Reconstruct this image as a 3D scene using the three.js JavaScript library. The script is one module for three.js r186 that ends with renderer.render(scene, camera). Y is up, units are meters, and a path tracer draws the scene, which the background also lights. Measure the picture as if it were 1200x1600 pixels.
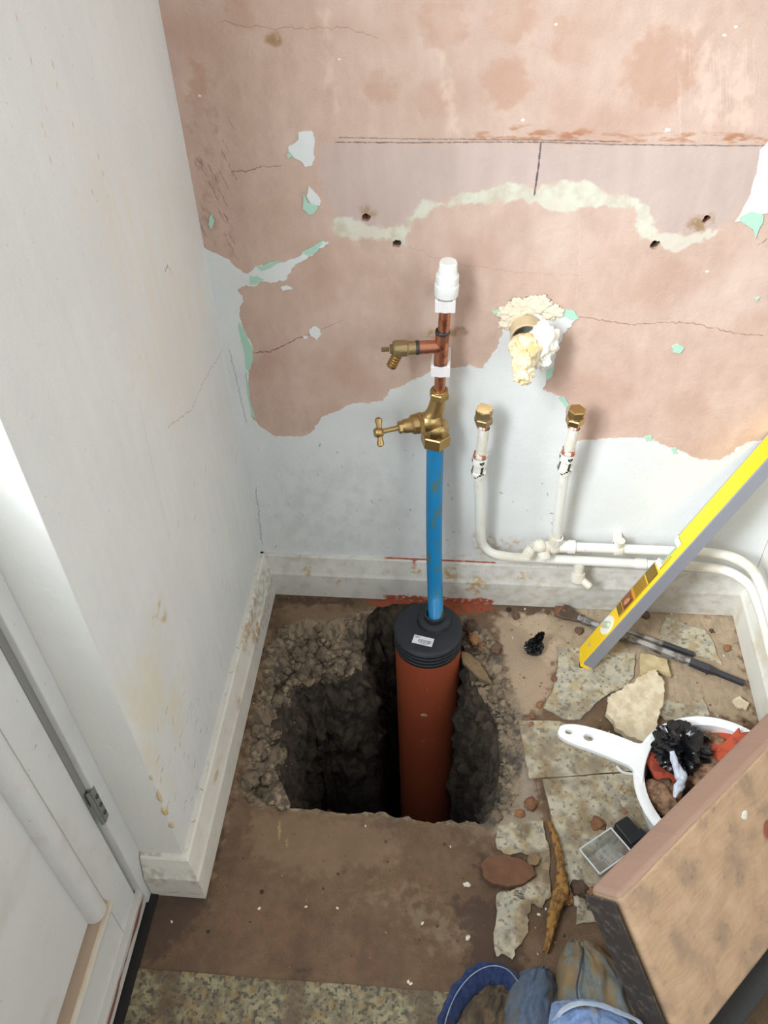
import * as THREE from 'three';
import { mergeGeometries, mergeVertices, toCreasedNormals } from 'three/addons/utils/BufferGeometryUtils.js';
import { RoundedBoxGeometry } from 'three/addons/geometries/RoundedBoxGeometry.js';
import { RectAreaLightUniformsLib } from 'three/addons/lights/RectAreaLightUniformsLib.js';
import { createNoise2D, createNoise3D } from 'simplex-noise';

// ------------------------------------------------------------------ camera, sky, light, exposure
const scene = new THREE.Scene();
const F = 1387.195, CAM = new THREE.Vector3(0.337, 1.2, 1.024);
const camera = new THREE.PerspectiveCamera(2 * Math.atan(800 / F) * 180 / Math.PI, 0.75, 0.02, 50);
const rad = (d) => d * Math.PI / 180;
const V = (x, y, z) => new THREE.Vector3(x, y, z);
const [pitch, yaw, roll] = [rad(44.19594), rad(-6.70356), rad(-2.4522)];
const fwd = V(Math.sin(yaw) * Math.cos(pitch), -Math.sin(pitch), -Math.cos(yaw) * Math.cos(pitch));
const right0 = V(Math.cos(yaw), 0, Math.sin(yaw)), down0 = fwd.clone().cross(right0);
const camR = right0.clone().multiplyScalar(Math.cos(roll)).addScaledVector(down0, -Math.sin(roll));
const camD = right0.clone().multiplyScalar(Math.sin(roll)).addScaledVector(down0, Math.cos(roll));
camera.position.copy(CAM);
camera.quaternion.setFromRotationMatrix(new THREE.Matrix4().makeBasis(camR, camD.clone().negate(), fwd.clone().negate()));
camera.updateMatrixWorld(true);

const renderer = new THREE.WebGLRenderer({ antialias: true });
renderer.toneMapping = THREE.LinearToneMapping;
renderer.toneMappingExposure = 0.87;
renderer.shadowMap.enabled = true;
RectAreaLightUniformsLib.init();

scene.background = new THREE.Color(0.80, 0.90, 1.0);
scene.backgroundIntensity = 1.5;
// daylight entering through the glazed upper half of the door on the left
const GL = { y0: 0.80, y1: 1.70, z0: 0.625, z1: 1.10, x: -0.088 };
const dayLight = new THREE.RectAreaLight(new THREE.Color(0.87, 0.965, 1.0), 17, GL.z1 - GL.z0, GL.y1 - GL.y0);
dayLight.name = 'door_daylight'; dayLight.castShadow = true;
dayLight.position.set(-0.062, (GL.y0 + GL.y1) / 2, (GL.z0 + GL.z1) / 2); dayLight.lookAt(5, dayLight.position.y, dayLight.position.z);
scene.add(dayLight);
// the sun behind thin bright cloud, a wide soft source shining in through the same glass
const sun = new THREE.DirectionalLight(new THREE.Color(0.95, 0.985, 1.0), 6.5);
sun.name = 'veiled_sun'; sun.position.set(-2.6 + 0.5, 3.1 + 0.4, 2.9); sun.target.position.set(0.5, 0.4, 0); sun.castShadow = true; sun.shadow.radius = 44;
sun.shadow.mapSize.set(2048, 2048); Object.assign(sun.shadow.camera, { left: -2.5, right: 2.5, top: 2.5, bottom: -2.5, near: 0.1, far: 12 });
scene.add(sun, sun.target);
// daylight entering through the window behind the camera, in the wall to the right of the alcove
const W2 = { y0: 0.75, y1: 1.75, z0: 0.95, z1: 1.85, x: 1.7 };
const roomLight = new THREE.RectAreaLight(new THREE.Color(0.93, 0.985, 1.0), 4.0, W2.z1 - W2.z0, W2.y1 - W2.y0);
roomLight.name = 'room_daylight'; roomLight.castShadow = true;
roomLight.position.set(W2.x - 0.01, (W2.y0 + W2.y1) / 2, (W2.z0 + W2.z1) / 2); roomLight.lookAt(-5, roomLight.position.y, roomLight.position.z);
scene.add(roomLight);

// ------------------------------------------------------------------ helpers
// a pixel of the photograph gives a direction; the plane of the thing touched gives the distance
function hit(px, py, axis, v) {
  const d = camR.clone().multiplyScalar((px - 600) / F).addScaledVector(camD, (py - 800) / F).add(fwd);
  const t = (v - CAM[axis]) / d[axis];
  return CAM.clone().addScaledVector(d, t);
}
const wz = (px, py, z = 0) => hit(px, py, 'z', z), fl = (px, py, y = 0) => hit(px, py, 'y', y), lx = (px, py, x = 0) => hit(px, py, 'x', x);

function rng(seed) { let s = seed >>> 0; return () => { s = (s + 0x6d2b79f5) | 0; let t = Math.imul(s ^ (s >>> 15), 1 | s); t = (t + Math.imul(t ^ (t >>> 7), 61 | t)) ^ t; return ((t ^ (t >>> 14)) >>> 0) / 4294967296; }; }
const NT = (() => { const n = createNoise2D(rng(11)), t = new Float32Array(1024 * 1024); for (let j = 0; j < 1024; j++) for (let i = 0; i < 1024; i++) t[j * 1024 + i] = n(i / 12, j / 12); return t; })();
const N2 = (x, y) => { x *= 12; y *= 12; const i = Math.floor(x), j = Math.floor(y), u = x - i, v = y - j, a = i & 1023, b = (i + 1) & 1023, c = (j & 1023) << 10, d = ((j + 1) & 1023) << 10, p = NT[c + a], q = NT[d + a]; const e = p + (NT[c + b] - p) * u; return e + (q + (NT[d + b] - q) * u - e) * v; };   // tabulated simplex noise
const N3 = createNoise3D(rng(23));
const f2 = (x, y, o = 4) => { let a = 0.5, s = 0, q = 0; for (let i = 0; i < o; i++) { s += a * N2(x, y); q += a; x = x * 2.03 + 7.1; y = y * 2.03 + 3.7; a *= 0.5; } return s / q; };
const f3 = (x, y, z, o = 3) => { let a = 0.5, s = 0, q = 0; for (let i = 0; i < o; i++) { s += a * N3(x, y, z); q += a; x = x * 2.03 + 7.1; y = y * 2.03 + 3.7; z = z * 2.03 + 1.3; a *= 0.5; } return s / q; };
const sst = THREE.MathUtils.smoothstep, clamp = THREE.MathUtils.clamp, lerp = THREE.MathUtils.lerp;
const mix = (a, b, t) => t <= 0 ? a : [a[0] + (b[0] - a[0]) * t, a[1] + (b[1] - a[1]) * t, a[2] + (b[2] - a[2]) * t];

// tileable value noise
const TAB = (() => { const r = rng(5), t = new Float32Array(65536); for (let i = 0; i < 65536; i++) t[i] = r(); return t; })();
function vn(x, y, per, seed) {
  const xi = Math.floor(x), yi = Math.floor(y), fx = x - xi, fy = y - yi, u = fx * fx * (3 - 2 * fx), v = fy * fy * (3 - 2 * fy);
  const m = (a) => ((a % per) + per) % per, h = (a, b) => TAB[(m(a) * 157 + m(b) * 911 + seed * 7919) & 65535];
  return lerp(lerp(h(xi, yi), h(xi + 1, yi), u), lerp(h(xi, yi + 1), h(xi + 1, yi + 1), u), v);
}
const fv = (u, v, per, o, seed) => { let a = 0.5, s = 0, q = 0; for (let i = 0; i < o; i++) { s += a * vn(u * per, v * per, per, seed + i); q += a; per *= 2; a *= 0.5; } return s / q; };

function dataTex(w, h, fn, srgb = true, sizeX = 1, sizeY = sizeX) {
  const d = new Uint8Array(w * h * 4);
  for (let j = 0, o = 0; j < h; j++) for (let i = 0; i < w; i++, o += 4) { const c = fn((i + 0.5) / w, (j + 0.5) / h); d[o] = clamp(c[0], 0, 255); d[o + 1] = clamp(c[1], 0, 255); d[o + 2] = clamp(c[2], 0, 255); d[o + 3] = 255; }
  const t = new THREE.DataTexture(d, w, h, THREE.RGBAFormat);
  t.wrapS = t.wrapT = THREE.RepeatWrapping; t.magFilter = THREE.LinearFilter; t.minFilter = THREE.LinearFilter;
  if (srgb) t.colorSpace = THREE.SRGBColorSpace;
  t.repeat.set(1 / sizeX, 1 / sizeY); t.needsUpdate = true; return t;
}
const greyTex = (w, fn, size) => dataTex(w, w, (u, v) => { const g = 255 * fn(u, v); return [g, g, g]; }, false, size);

// a colour map laid over a plane measured in metres: (a, b) from (a0, b0) to (a1, b1); polygons are masks, lines are drawn marks
function planeMap(W, H, [a0, b0, a1, b1], toAB, masks, colour, draw) {
  const sx = W / (a1 - a0), sy = H / (b1 - b0), X = (a) => (a - a0) * sx, Y = (b) => H - (b - b0) * sy;
  const P = (p) => { const [a, b] = toAB(p[0], p[1]); return [X(a), Y(b)]; };
  const layer = (fn) => { const c = document.createElement('canvas'); c.width = W; c.height = H; const g = c.getContext('2d'); g.fillStyle = '#000'; g.fillRect(0, 0, W, H); g.fillStyle = '#fff'; g.strokeStyle = '#fff'; g.lineCap = 'round'; fn(g); const d = g.getImageData(0, 0, W, H).data, r = new Uint8Array(W * H); for (let i = 0; i < W * H; i++) r[i] = d[i * 4]; return r; };
  const poly = (g, pts) => { g.beginPath(); pts.forEach((p, i) => { const q = P(p); i ? g.lineTo(q[0], q[1]) : g.moveTo(q[0], q[1]); }); g.closePath(); g.fill(); };
  const M = {};
  for (const [k, list] of Object.entries(masks)) {
    M[k] = layer((g) => list.forEach((it) => {
      if (it.e) { const c = P(it.e), r = P([it.e[0] + it.e[2], it.e[1]]), s = P([it.e[0], it.e[1] + it.e[3]]); g.beginPath(); g.ellipse(c[0], c[1], Math.hypot(r[0] - c[0], r[1] - c[1]), Math.hypot(s[0] - c[0], s[1] - c[1]), it.e[4] || 0, 0, 7); g.fill(); }
      else if (it.l) { g.lineWidth = it.w * sx / 1000; g.beginPath(); it.l.forEach((p, i) => { const q = P(p); i ? g.lineTo(q[0], q[1]) : g.moveTo(q[0], q[1]); }); g.stroke(); }
      else poly(g, it);
    }));
  }
  // ragged, slightly softened lookup of a mask: amp and r in metres; the warp is shared by all masks of a point
  let wx = 0, wy = 0; const blurred = {};
  const blur = (src, r) => {   // two box passes each way
    const A = Float32Array.from(src), B = new Float32Array(W * H), sum = new Float32Array(W), k = 1 / (2 * r + 1);
    for (let pass = 0; pass < 2; pass++) {
      for (let y = 0; y < H; y++) { let s = 0; const o = y * W; for (let x = -r; x <= r; x++) s += A[o + (x < 0 ? 0 : x)]; for (let x = 0; x < W; x++) { B[o + x] = s * k; const p = x + r + 1, q = x - r; s += A[o + (p < W ? p : W - 1)] - A[o + (q > 0 ? q : 0)]; } }
      sum.fill(0); for (let y = -r; y <= r; y++) { const o = (y < 0 ? 0 : y) * W; for (let x = 0; x < W; x++) sum[x] += B[o + x]; }
      for (let y = 0; y < H; y++) { const o = y * W, p = Math.min(H - 1, y + r + 1) * W, q = Math.max(0, y - r) * W; for (let x = 0; x < W; x++) { A[o + x] = sum[x] * k; sum[x] += B[p + x] - B[q + x]; } }
    }
    return A;
  };
  const soft = (k, a, b, amp, freq, r) => { const T = blurred[k] ??= blur(M[k], Math.max(1, Math.round(r * sx * 0.8))); const i = Math.round(X(a + amp * wx)), j = Math.round(Y(b + amp * wy)); return i < 0 || j < 0 || i >= W || j >= H ? 0 : T[j * W + i] / 255; };
  const at = soft;
  const c = document.createElement('canvas'); c.width = W; c.height = H; const g = c.getContext('2d'), img = g.createImageData(W, H), px = img.data;
  for (let j = 0, o = 0; j < H; j++) for (let i = 0; i < W; i++, o += 4) {
    const a = a0 + (i + 0.5) / sx, b = b1 - (j + 0.5) / sy; wx = f2(a * 42, b * 42 + 9, 3); wy = f2(a * 42 + 31, b * 42, 3); const q = colour(a, b, at, soft);
    px[o] = clamp(q[0], 0, 255); px[o + 1] = clamp(q[1], 0, 255); px[o + 2] = clamp(q[2], 0, 255); px[o + 3] = 255;
  }
  g.putImageData(img, 0, 0);
  const mark = (pts, mm, style, wob = 0.0008, seed = 1) => {   // a hand-drawn or cracked line, width in millimetres
    g.strokeStyle = style; g.lineCap = 'round'; g.lineJoin = 'round';
    const ab = pts.map((p) => toAB(p[0], p[1])), out = [];
    for (let i = 0; i + 1 < ab.length; i++) { const L = Math.hypot(ab[i + 1][0] - ab[i][0], ab[i + 1][1] - ab[i][1]), n = Math.max(2, Math.ceil(L / 0.003)); for (let k = 0; k < n; k++) { const t = k / n, a = lerp(ab[i][0], ab[i + 1][0], t), b = lerp(ab[i][1], ab[i + 1][1], t); out.push([a + wob * f2(a * 90 + seed, b * 90, 3), b + wob * f2(a * 90, b * 90 + seed * 5, 3)]); } }
    out.push(ab[ab.length - 1]);
    for (let i = 0; i + 1 < out.length; i++) { g.lineWidth = Math.max(0.6, mm * sx / 1000 * (0.75 + 0.5 * N2(i * 0.35, seed))); g.beginPath(); g.moveTo(X(out[i][0]), Y(out[i][1])); g.lineTo(X(out[i + 1][0]), Y(out[i + 1][1])); g.stroke(); }
  };
  if (draw) draw(mark, g, P, poly);
  const t = new THREE.CanvasTexture(c); t.colorSpace = THREE.SRGBColorSpace; t.wrapS = t.wrapT = THREE.MirroredRepeatWrapping; t.magFilter = THREE.LinearFilter;
  t.repeat.set(1 / (a1 - a0), 1 / (b1 - b0)); t.offset.set(-a0 / (a1 - a0), -b0 / (b1 - b0));
  return t;
}

// geometry helpers
function metricUV(geo) {   // uv in metres from the dominant direction of each face
  const g = geo.index ? geo.toNonIndexed() : geo, p = g.attributes.position, uv = new Float32Array(p.count * 2), a = V(), b = V(), c = V();
  for (let i = 0; i < p.count; i += 3) {
    a.fromBufferAttribute(p, i); b.fromBufferAttribute(p, i + 1); c.fromBufferAttribute(p, i + 2);
    const n = b.clone().sub(a).cross(c.clone().sub(a)), ax = Math.abs(n.x), ay = Math.abs(n.y), az = Math.abs(n.z);
    [a, b, c].forEach((q, k) => { const [u, v] = ax >= ay && ax >= az ? [q.z, q.y] : ay >= az ? [q.x, q.z] : [q.x, q.y]; uv[(i + k) * 2] = u; uv[(i + k) * 2 + 1] = v; });
  }
  g.setAttribute('uv', new THREE.BufferAttribute(uv, 2)); return g;
}
const plain = (g) => { const n = g.index ? g.toNonIndexed() : g; for (const k of Object.keys(n.attributes)) if (!['position', 'normal', 'uv'].includes(k)) n.deleteAttribute(k); return n; };
const merge = (list) => list.length === 1 ? list[0] : mergeGeometries(list.map(plain));
const box = (x0, x1, y0, y1, z0, z1) => metricUV(new THREE.BoxGeometry(x1 - x0, y1 - y0, z1 - z0).translate((x0 + x1) / 2, (y0 + y1) / 2, (z0 + z1) / 2));
const rbox = (x0, x1, y0, y1, z0, z1, r = 0.002, s = 2) => { const g = new RoundedBoxGeometry(x1 - x0, y1 - y0, z1 - z0, s, r).translate((x0 + x1) / 2, (y0 + y1) / 2, (z0 + z1) / 2), n = g.attributes.normal.clone(); const m = metricUV(g); return m; };
function tube(pts, r, seg = 40, radial = 16, closed = false, tension = 0.5) {
  const c = new THREE.CatmullRomCurve3(pts, closed, 'centripetal', tension), g = new THREE.TubeGeometry(c, seg, typeof r === 'number' ? r : 1, radial, closed), L = c.getLength();
  const uv = g.attributes.uv; for (let i = 0; i < uv.count; i++) uv.setXY(i, uv.getX(i) * L, uv.getY(i) * 2 * Math.PI * (typeof r === 'number' ? r : 0.01));
  if (typeof r !== 'number') { const p = g.attributes.position, q = V(), m = V(); for (let i = 0; i <= seg; i++) { c.getPointAt(i / seg, m); for (let k = 0; k <= radial; k++) { const id = i * (radial + 1) + k; q.fromBufferAttribute(p, id).sub(m).multiplyScalar(r(i / seg, k / radial)).add(m); p.setXYZ(id, q.x, q.y, q.z); } } g.computeVertexNormals(); }
  return g;
}
const capTube = (pts, r, seg, radial) => { const g = tube(pts, r, seg, radial), a = pts[0], b = pts[pts.length - 1]; return merge([g, ...[[a, pts[1]], [b, pts[pts.length - 2]]].map(([p, q]) => { const d = new THREE.CircleGeometry(r, radial); d.lookAt(p.clone().sub(q)); d.translate(p.x, p.y, p.z); return d; })]); };
const flip = (g) => { const n = g.index ? g.toNonIndexed() : g; for (const k of Object.keys(n.attributes)) { const a = n.attributes[k], z = a.itemSize; for (let i = 0; i < a.count; i += 3) for (let c = 0; c < z; c++) { const t = a.getComponent(i + 1, c); a.setComponent(i + 1, c, a.getComponent(i + 2, c)); a.setComponent(i + 2, c, t); } } n.computeVertexNormals(); return n; };
const lathe = (prof, seg = 32) => { const g = new THREE.LatheGeometry(prof.map((p) => new THREE.Vector2(p[0], p[1])), seg), uv = g.attributes.uv, R0 = Math.max(...prof.map((p) => p[0])), ys = prof.map((p) => p[1]), H0 = Math.max(...ys) - Math.min(...ys); for (let i = 0; i < uv.count; i++) uv.setXY(i, uv.getX(i) * 2 * Math.PI * R0, uv.getY(i) * H0); return g; };   // uv in metres
const creased = (g, a = 0.6) => toCreasedNormals(g.index ? g.toNonIndexed() : g, a);
function aim(g, from, dir) { const q = new THREE.Quaternion().setFromUnitVectors(V(0, 1, 0), dir.clone().normalize()); return g.applyQuaternion(q).translate(from.x, from.y, from.z); }   // the +y axis of g along dir
const hexNut = (r, h, rIn = 0, turn = 0) => { const c = Math.min(0.0015, h * 0.2); const g = lathe([[rIn, 0], [r - c, 0], [r, c], [r, h - c], [r - c, h], [rIn, h]], 6).toNonIndexed(); g.computeVertexNormals(); return g.rotateY(turn); };
function rough(geo, amp, freq, seed, o = 3) {   // lumpy displacement along the normal, made watertight first
  const g0 = geo.clone(); g0.deleteAttribute('uv'); g0.deleteAttribute('normal'); const g = mergeVertices(g0, 1e-6); g.computeVertexNormals();
  const p = g.attributes.position, n = g.attributes.normal;
  for (let i = 0; i < p.count; i++) { const k = amp * f3(p.getX(i) * freq + seed, p.getY(i) * freq, p.getZ(i) * freq - seed, o); p.setXYZ(i, p.getX(i) + n.getX(i) * k, p.getY(i) + n.getY(i) * k, p.getZ(i) + n.getZ(i) * k); }
  g.computeVertexNormals(); const m = g.toNonIndexed(); const keep = m.attributes.normal.clone(), u = metricUV(m); u.setAttribute('normal', keep); return u;
}
function lump(sx, sy, sz, seed, detail = 2, amp = 0.35, freq = 1.6, o = 2) {   // a smooth-shaded displaced ball, scaled
  const g0 = new THREE.IcosahedronGeometry(1, detail + 1); g0.deleteAttribute('uv'); g0.deleteAttribute('normal'); const g = mergeVertices(g0, 1e-5), p = g.attributes.position;
  for (let i = 0; i < p.count; i++) { const x = p.getX(i), y = p.getY(i), z = p.getZ(i), k = 1 + amp * f3(x * freq * 0.7 + seed, y * freq * 0.7, z * freq * 0.7 - seed, o); p.setXYZ(i, x * k * sx, y * k * sy, z * k * sz); }
  g.computeVertexNormals(); return metricUV(g);
}
function jag(pts, amp, n, seed, closed = true) {   // midpoint displacement of an outline in metres: [[a, b], …]
  const r = rng(seed); let p = pts.map((q) => q.slice());
  for (let k = 0; k < n; k++, amp *= 0.6) { const o = []; for (let i = 0; i < p.length; i++) { const a = p[i], b = p[(i + 1) % p.length]; o.push(a); if (!closed && i === p.length - 1) break; const L = Math.hypot(b[0] - a[0], b[1] - a[1]); if (L < 0.0012 || a[2] && b[2]) { continue; } const d = (r() - 0.5) * 2 * Math.min(amp, L * 0.28); o.push([(a[0] + b[0]) / 2 - (b[1] - a[1]) / L * d, (a[1] + b[1]) / 2 + (b[0] - a[0]) / L * d]); } p = o; }
  return p;
}
const shapeOf = (pts) => new THREE.Shape(pts.map((p) => new THREE.Vector2(p[0], p[1])));

// naming and describing
const taken = {};
function numbered(n) { const k = taken[n] = (taken[n] ?? -1) + 1; return k ? n + '_' + String(k).padStart(3, '0') : n; }
function tag(o, label, category, group) { o.userData.label = label; o.userData.category = category; if (group) o.userData.group = group; return o; }
function part(name, geos, mat, parent, label) { const m = new THREE.Mesh(merge([].concat(geos)), mat); m.name = name; m.castShadow = m.receiveShadow = true; parent.add(m); if (label) m.userData.label = label; return m; }
function solid(name, geos, mat, label, category, group) { const m = part(numbered(name), geos, mat, scene); return tag(m, label, category, group); }
function thing(name, label, category, group) { const g = new THREE.Group(); g.name = numbered(name); scene.add(g); return tag(g, label, category, group); }
function struct(name, geos, mat, label) { const m = part(name, geos, mat, scene); m.userData.kind = 'structure'; if (label) m.userData.label = label; return m; }

// ------------------------------------------------------------------ materials
const std = (o) => new THREE.MeshPhysicalMaterial({ roughness: 0.8, ...o });
const S = (r, g, b) => new THREE.Color().setRGB(r / 255, g / 255, b / 255, THREE.SRGBColorSpace);
const fineBump = greyTex(512, (u, v) => 0.6 * fv(u, v, 24, 4, 3) + 0.4 * fv(u, v, 6, 3, 9), 0.12);
const M = {};
M.brass = std({ color: S(186, 158, 108), metalness: 1, roughness: 0.38, bumpMap: fineBump, bumpScale: 0.0003 });
M.brassDull = std({ color: S(164, 142, 106), metalness: 0.85, roughness: 0.5, bumpMap: fineBump, bumpScale: 0.0006 });
const copperTex = dataTex(256, 256, (u, v) => mix([196, 132, 104], [150, 90, 68], sst(fv(u, v, 6, 4, 2), 0.45, 0.75)), true, 0.06);
M.copper = std({ map: copperTex, metalness: 0.9, roughness: 0.32 });
M.solder = std({ color: S(70, 72, 78), metalness: 0.6, roughness: 0.45 });
M.whitePlastic = std({ color: S(240, 240, 238), roughness: 0.35 });
M.clipPlastic = std({ color: S(236, 230, 230), roughness: 0.4 });
const paintDirt = dataTex(512, 512, (u, v) => { const d = fv(u, v, 8, 5, 4), e = fv(u, v, 40, 3, 8); let c = mix([232, 230, 223], [210, 198, 176], 0.7 * sst(d, 0.5, 0.8)); return mix(c, [140, 116, 94], sst(e, 0.82, 0.95) * 0.5); }, true, 0.3);
M.pipePaint = std({ map: paintDirt, roughness: 0.5, bumpMap: fineBump, bumpScale: 0.0004 });
M.whitePaint = std({ map: paintDirt, roughness: 0.55, bumpMap: fineBump, bumpScale: 0.0005 });
const cleanWhite = dataTex(256, 256, (u, v) => { const d = fv(u, v, 5, 5, 14); return [222 + 10 * d, 220 + 10 * d, 216 + 10 * d]; }, true, 0.5);
M.roomPaint = std({ map: cleanWhite, roughness: 0.85, bumpMap: fineBump, bumpScale: 0.0005 });
M.black = std({ color: S(26, 27, 31), roughness: 0.5 });
M.dark = std({ color: S(34, 30, 27), roughness: 0.95 });
M.rubber = std({ color: S(30, 33, 40), roughness: 0.55, bumpMap: fineBump, bumpScale: 0.0002 });

// ------------------------------------------------------------------ the back wall
const HOLES = [[572, 340, 0.0055], [620, 381, 0.0055], [1105, 343, 0.0055], [1024, 383, 0.0058]];
{
  const poly = (s) => s;
  const fillerBand = [[518, 342], [540, 341], [571, 350], [596, 354], [637, 354], [644, 333], [658, 315], [680, 314], [700, 319], [710, 305], [733, 298], [760, 298], [788, 289], [824, 284], [831, 294], [834, 305], [847, 289], [884, 284], [916, 282], [934, 294], [962, 305], [980, 308], [1008, 314], [1017, 330], [1022, 353], [1031, 367], [1063, 365], [1095, 365], [1132, 353], [1110, 368], [1086, 381], [1067, 390], [1054, 394], [1040, 390], [1017, 372], [1001, 372], [994, 349], [992, 330], [971, 323], [934, 323], [907, 330], [879, 330], [856, 330], [833, 316], [811, 312], [765, 316], [719, 321], [682, 321], [668, 339], [650, 344], [642, 354], [634, 377], [631, 388], [618, 378], [600, 375], [566, 375], [533, 371], [524, 363]];
  const mauve = [[500, 226], [1192, 226], [1183, 275], [1170, 308], [1145, 345], [1100, 362], [1035, 366], [1020, 335], [985, 312], [930, 292], [880, 284], [800, 290], [720, 304], [660, 318], [640, 352], [590, 355], [530, 345], [508, 300], [500, 262]];
  const wallMap = planeMap(1536, 1792, [-0.03, 0, 0.87, 1.1], (px, py) => { const p = wz(px, py); return [p.x, p.y]; }, {
    mauve: [mauve], filler: [fillerBand],
    damp: [{ e: [312, 128, 17, 32] }, { e: [376, 20, 20, 34] }, { e: [678, 160, 32, 32] }, { e: [790, 132, 38, 40] }, { e: [690, 40, 36, 40] }, { e: [800, 30, 42, 40] }, { e: [895, 65, 33, 34] }, { e: [521, 254, 8, 9] }, { e: [1035, 110, 60, 60] }, { e: [590, 140, 26, 24] }],
    ochre: [[[1070, 350], [1085, 338], [1112, 335], [1116, 350], [1100, 364], [1080, 362]], [[560, 326], [575, 320], [588, 328], [586, 340], [566, 344]], [[417, 54], [430, 46], [444, 66], [432, 76], [418, 70]], [[655, 518], [725, 512], [735, 520], [715, 527], [660, 528]]],
    brown: [[[725, 213], [770, 203], [830, 199], [900, 203], [1000, 212], [1090, 208], [1200, 212], [1200, 226], [1090, 224], [980, 222], [850, 220], [760, 219]]],
    scuff: [{ l: [[300, 215], [325, 250], [345, 275]], w: 20 }, { l: [[318, 165], [322, 300], [340, 390]], w: 26 }],
    pale: [{ l: [[1085, 60], [1120, 180]], w: 30 }, { l: [[1150, 90], [1160, 190]], w: 24 }, { l: [[690, 90], [720, 260]], w: 14 }, { l: [[505, 20], [520, 170]], w: 9 }],
  }, (a, b, at, soft) => {
    const n = f2(a * 7, b * 7, 5), m = f2(a * 40 + 5, b * 28, 4), k = N2(a * 420, b * 420), st = f2(a * 30 + 2, b * 6 + 4, 4);
    let c = [203 + 8 * n + 6 * m + 4 * k + 5 * st, 174 + 9 * n + 6 * m + 4 * k + 5 * st, 159 + 10 * n + 6 * m + 4 * k + 5 * st];
    c = mix(c, [188, 152, 136], 0.5 * sst(f2(a * 4 + 3, b * 4 + 8, 3), 0.15, 0.6));
    c = mix(c, [222, 202, 190], 0.5 * sst(f2(a * 5 + 13, b * 3 + 1, 4), 0.25, 0.7));
    c = mix(c, [184, 142, 120], 0.55 * soft('damp', a, b, 0.012, 30, 0.006) * sst(n + 0.5 * st, -0.9, 0.4));
    c = mix(c, [160, 124, 110], 0.45 * soft('scuff', a, b, 0.03, 40, 0.01) * sst(m, -0.3, 0.5));
    c = mix(c, [226, 198, 182], 0.6 * soft('pale', a, b, 0.006, 30, 0.004) * sst(m, -0.4, 0.4));
    c = mix(c, [196 + 6 * n + 7 * st, 175 + 6 * n + 7 * st, 168 + 6 * n + 7 * st], 0.85 * soft('mauve', a, b, 0.003, 60, 0.002));
    const fb = soft('filler', a, b, 0.006, 70, 0.0015);
    c = mix(c, mix([216, 214, 199], [196, 186, 166], sst(n + 0.5 * m, -0.1, 0.8)), (0.72 + 0.26 * sst(n, -0.5, 0.4)) * fb);
    c = mix(c, [146, 112, 74], 0.75 * soft('ochre', a, b, 0.004, 90, 0.002) * sst(m + k * 0.4, -0.6, 0.5));
    c = mix(c, [168, 112, 80], 0.8 * soft('brown', a, b, 0.004, 60, 0.003) * sst(f2(a * 26, b * 90, 3), -0.15, 0.45));
    if (k > 0.955) c = mix(c, [240, 226, 214], 0.5); if (k < -0.965) c = mix(c, [120, 92, 80], 0.5);
    return c;
  }, (mark, g, P) => {
    mark([[524, 222], [640, 223], [760, 222], [845, 222], [960, 226], [1080, 227], [1195, 228]], 1.1, 'rgba(84,72,74,0.8)', 0.0006, 1);
    mark([[530, 215], [650, 217], [740, 218], [850, 219], [970, 221]], 1.0, 'rgba(90,78,80,0.7)', 0.0008, 2);
    mark([[845, 224], [842, 255], [837, 290], [835, 304]], 2.4, 'rgba(88,76,78,0.75)', 0.0004, 3);
    mark([[396, 551], [420, 550], [445, 538], [470, 527], [485, 522]], 1.3, 'rgba(104,66,54,0.9)', 0.003, 4);
    mark([[488, 520], [510, 512], [535, 500]], 0.6, 'rgba(120,84,70,0.6)', 0.002, 5);
    mark([[905, 495], [940, 500], [990, 507], [1040, 503], [1085, 506], [1120, 514], [1150, 521], [1192, 524]], 1.2, 'rgba(150,108,90,0.8)', 0.003, 6);
    mark([[362, 267], [388, 268], [412, 260], [440, 258]], 0.9, 'rgba(112,80,68,0.8)', 0.003, 7);
    mark([[345, 34], [370, 40], [450, 45], [540, 42], [590, 60]], 0.5, 'rgba(120,86,74,0.6)', 0.004, 8);
    mark([[640, 385], [700, 410], [800, 425], [905, 430]], 0.5, 'rgba(170,126,106,0.6)', 0.004, 9);
    mark([[905, 330], [905, 430], [900, 470]], 0.6, 'rgba(228,204,188,0.6)', 0.002, 10);
    mark([[1185, 384], [1200, 372]], 0.8, 'rgba(90,70,62,0.8)', 0.002, 11);
    for (let i = 0; i < 26; i++) { const r = rng(100 + i), x = 300 + 60 * r(), y = 180 + 210 * r(), l = 8 + 26 * r(); mark([[x, y], [x + l * 0.5, y + l]], 0.6 + r(), 'rgba(110,80,68,0.35)', 0.002, 20 + i); }
    for (let i = 0; i < 16; i++) { const r = rng(300 + i), x = 1060 + 130 * r(), y = 60 + 60 * r(); mark([[x, y], [x + 8 * (r() - 0.5), y + 40 + 70 * r()]], 0.7, 'rgba(236,214,200,0.35)', 0.001, 60 + i); }
    for (const [x, y, r] of [[312, 150, 4], [530, 93, 3], [816, 187, 4], [1043, 203, 6], [868, 38, 3], [1105, 424, 4], [1132, 55, 4], [1150, 42, 3]]) { const p = P([x, y]); g.fillStyle = 'rgba(240,236,228,0.85)'; g.beginPath(); g.moveTo(p[0] + r, p[1]); for (let i = 0; i < 9; i++) { const an = i / 9 * 6.283, q = r * (0.75 + 0.5 * N2(i * 1.3, x)); g.lineTo(p[0] + q * 1.2 * Math.cos(an), p[1] + q * 0.8 * Math.sin(an)); } g.fill(); }
  });
  const bump = greyTex(512, (u, v) => 0.5 * fv(u, v, 12, 5, 21) + 0.35 * fv(u, v, 60, 3, 25) + 0.15 * fv(u, v, 3, 2, 28), 0.3);
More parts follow.
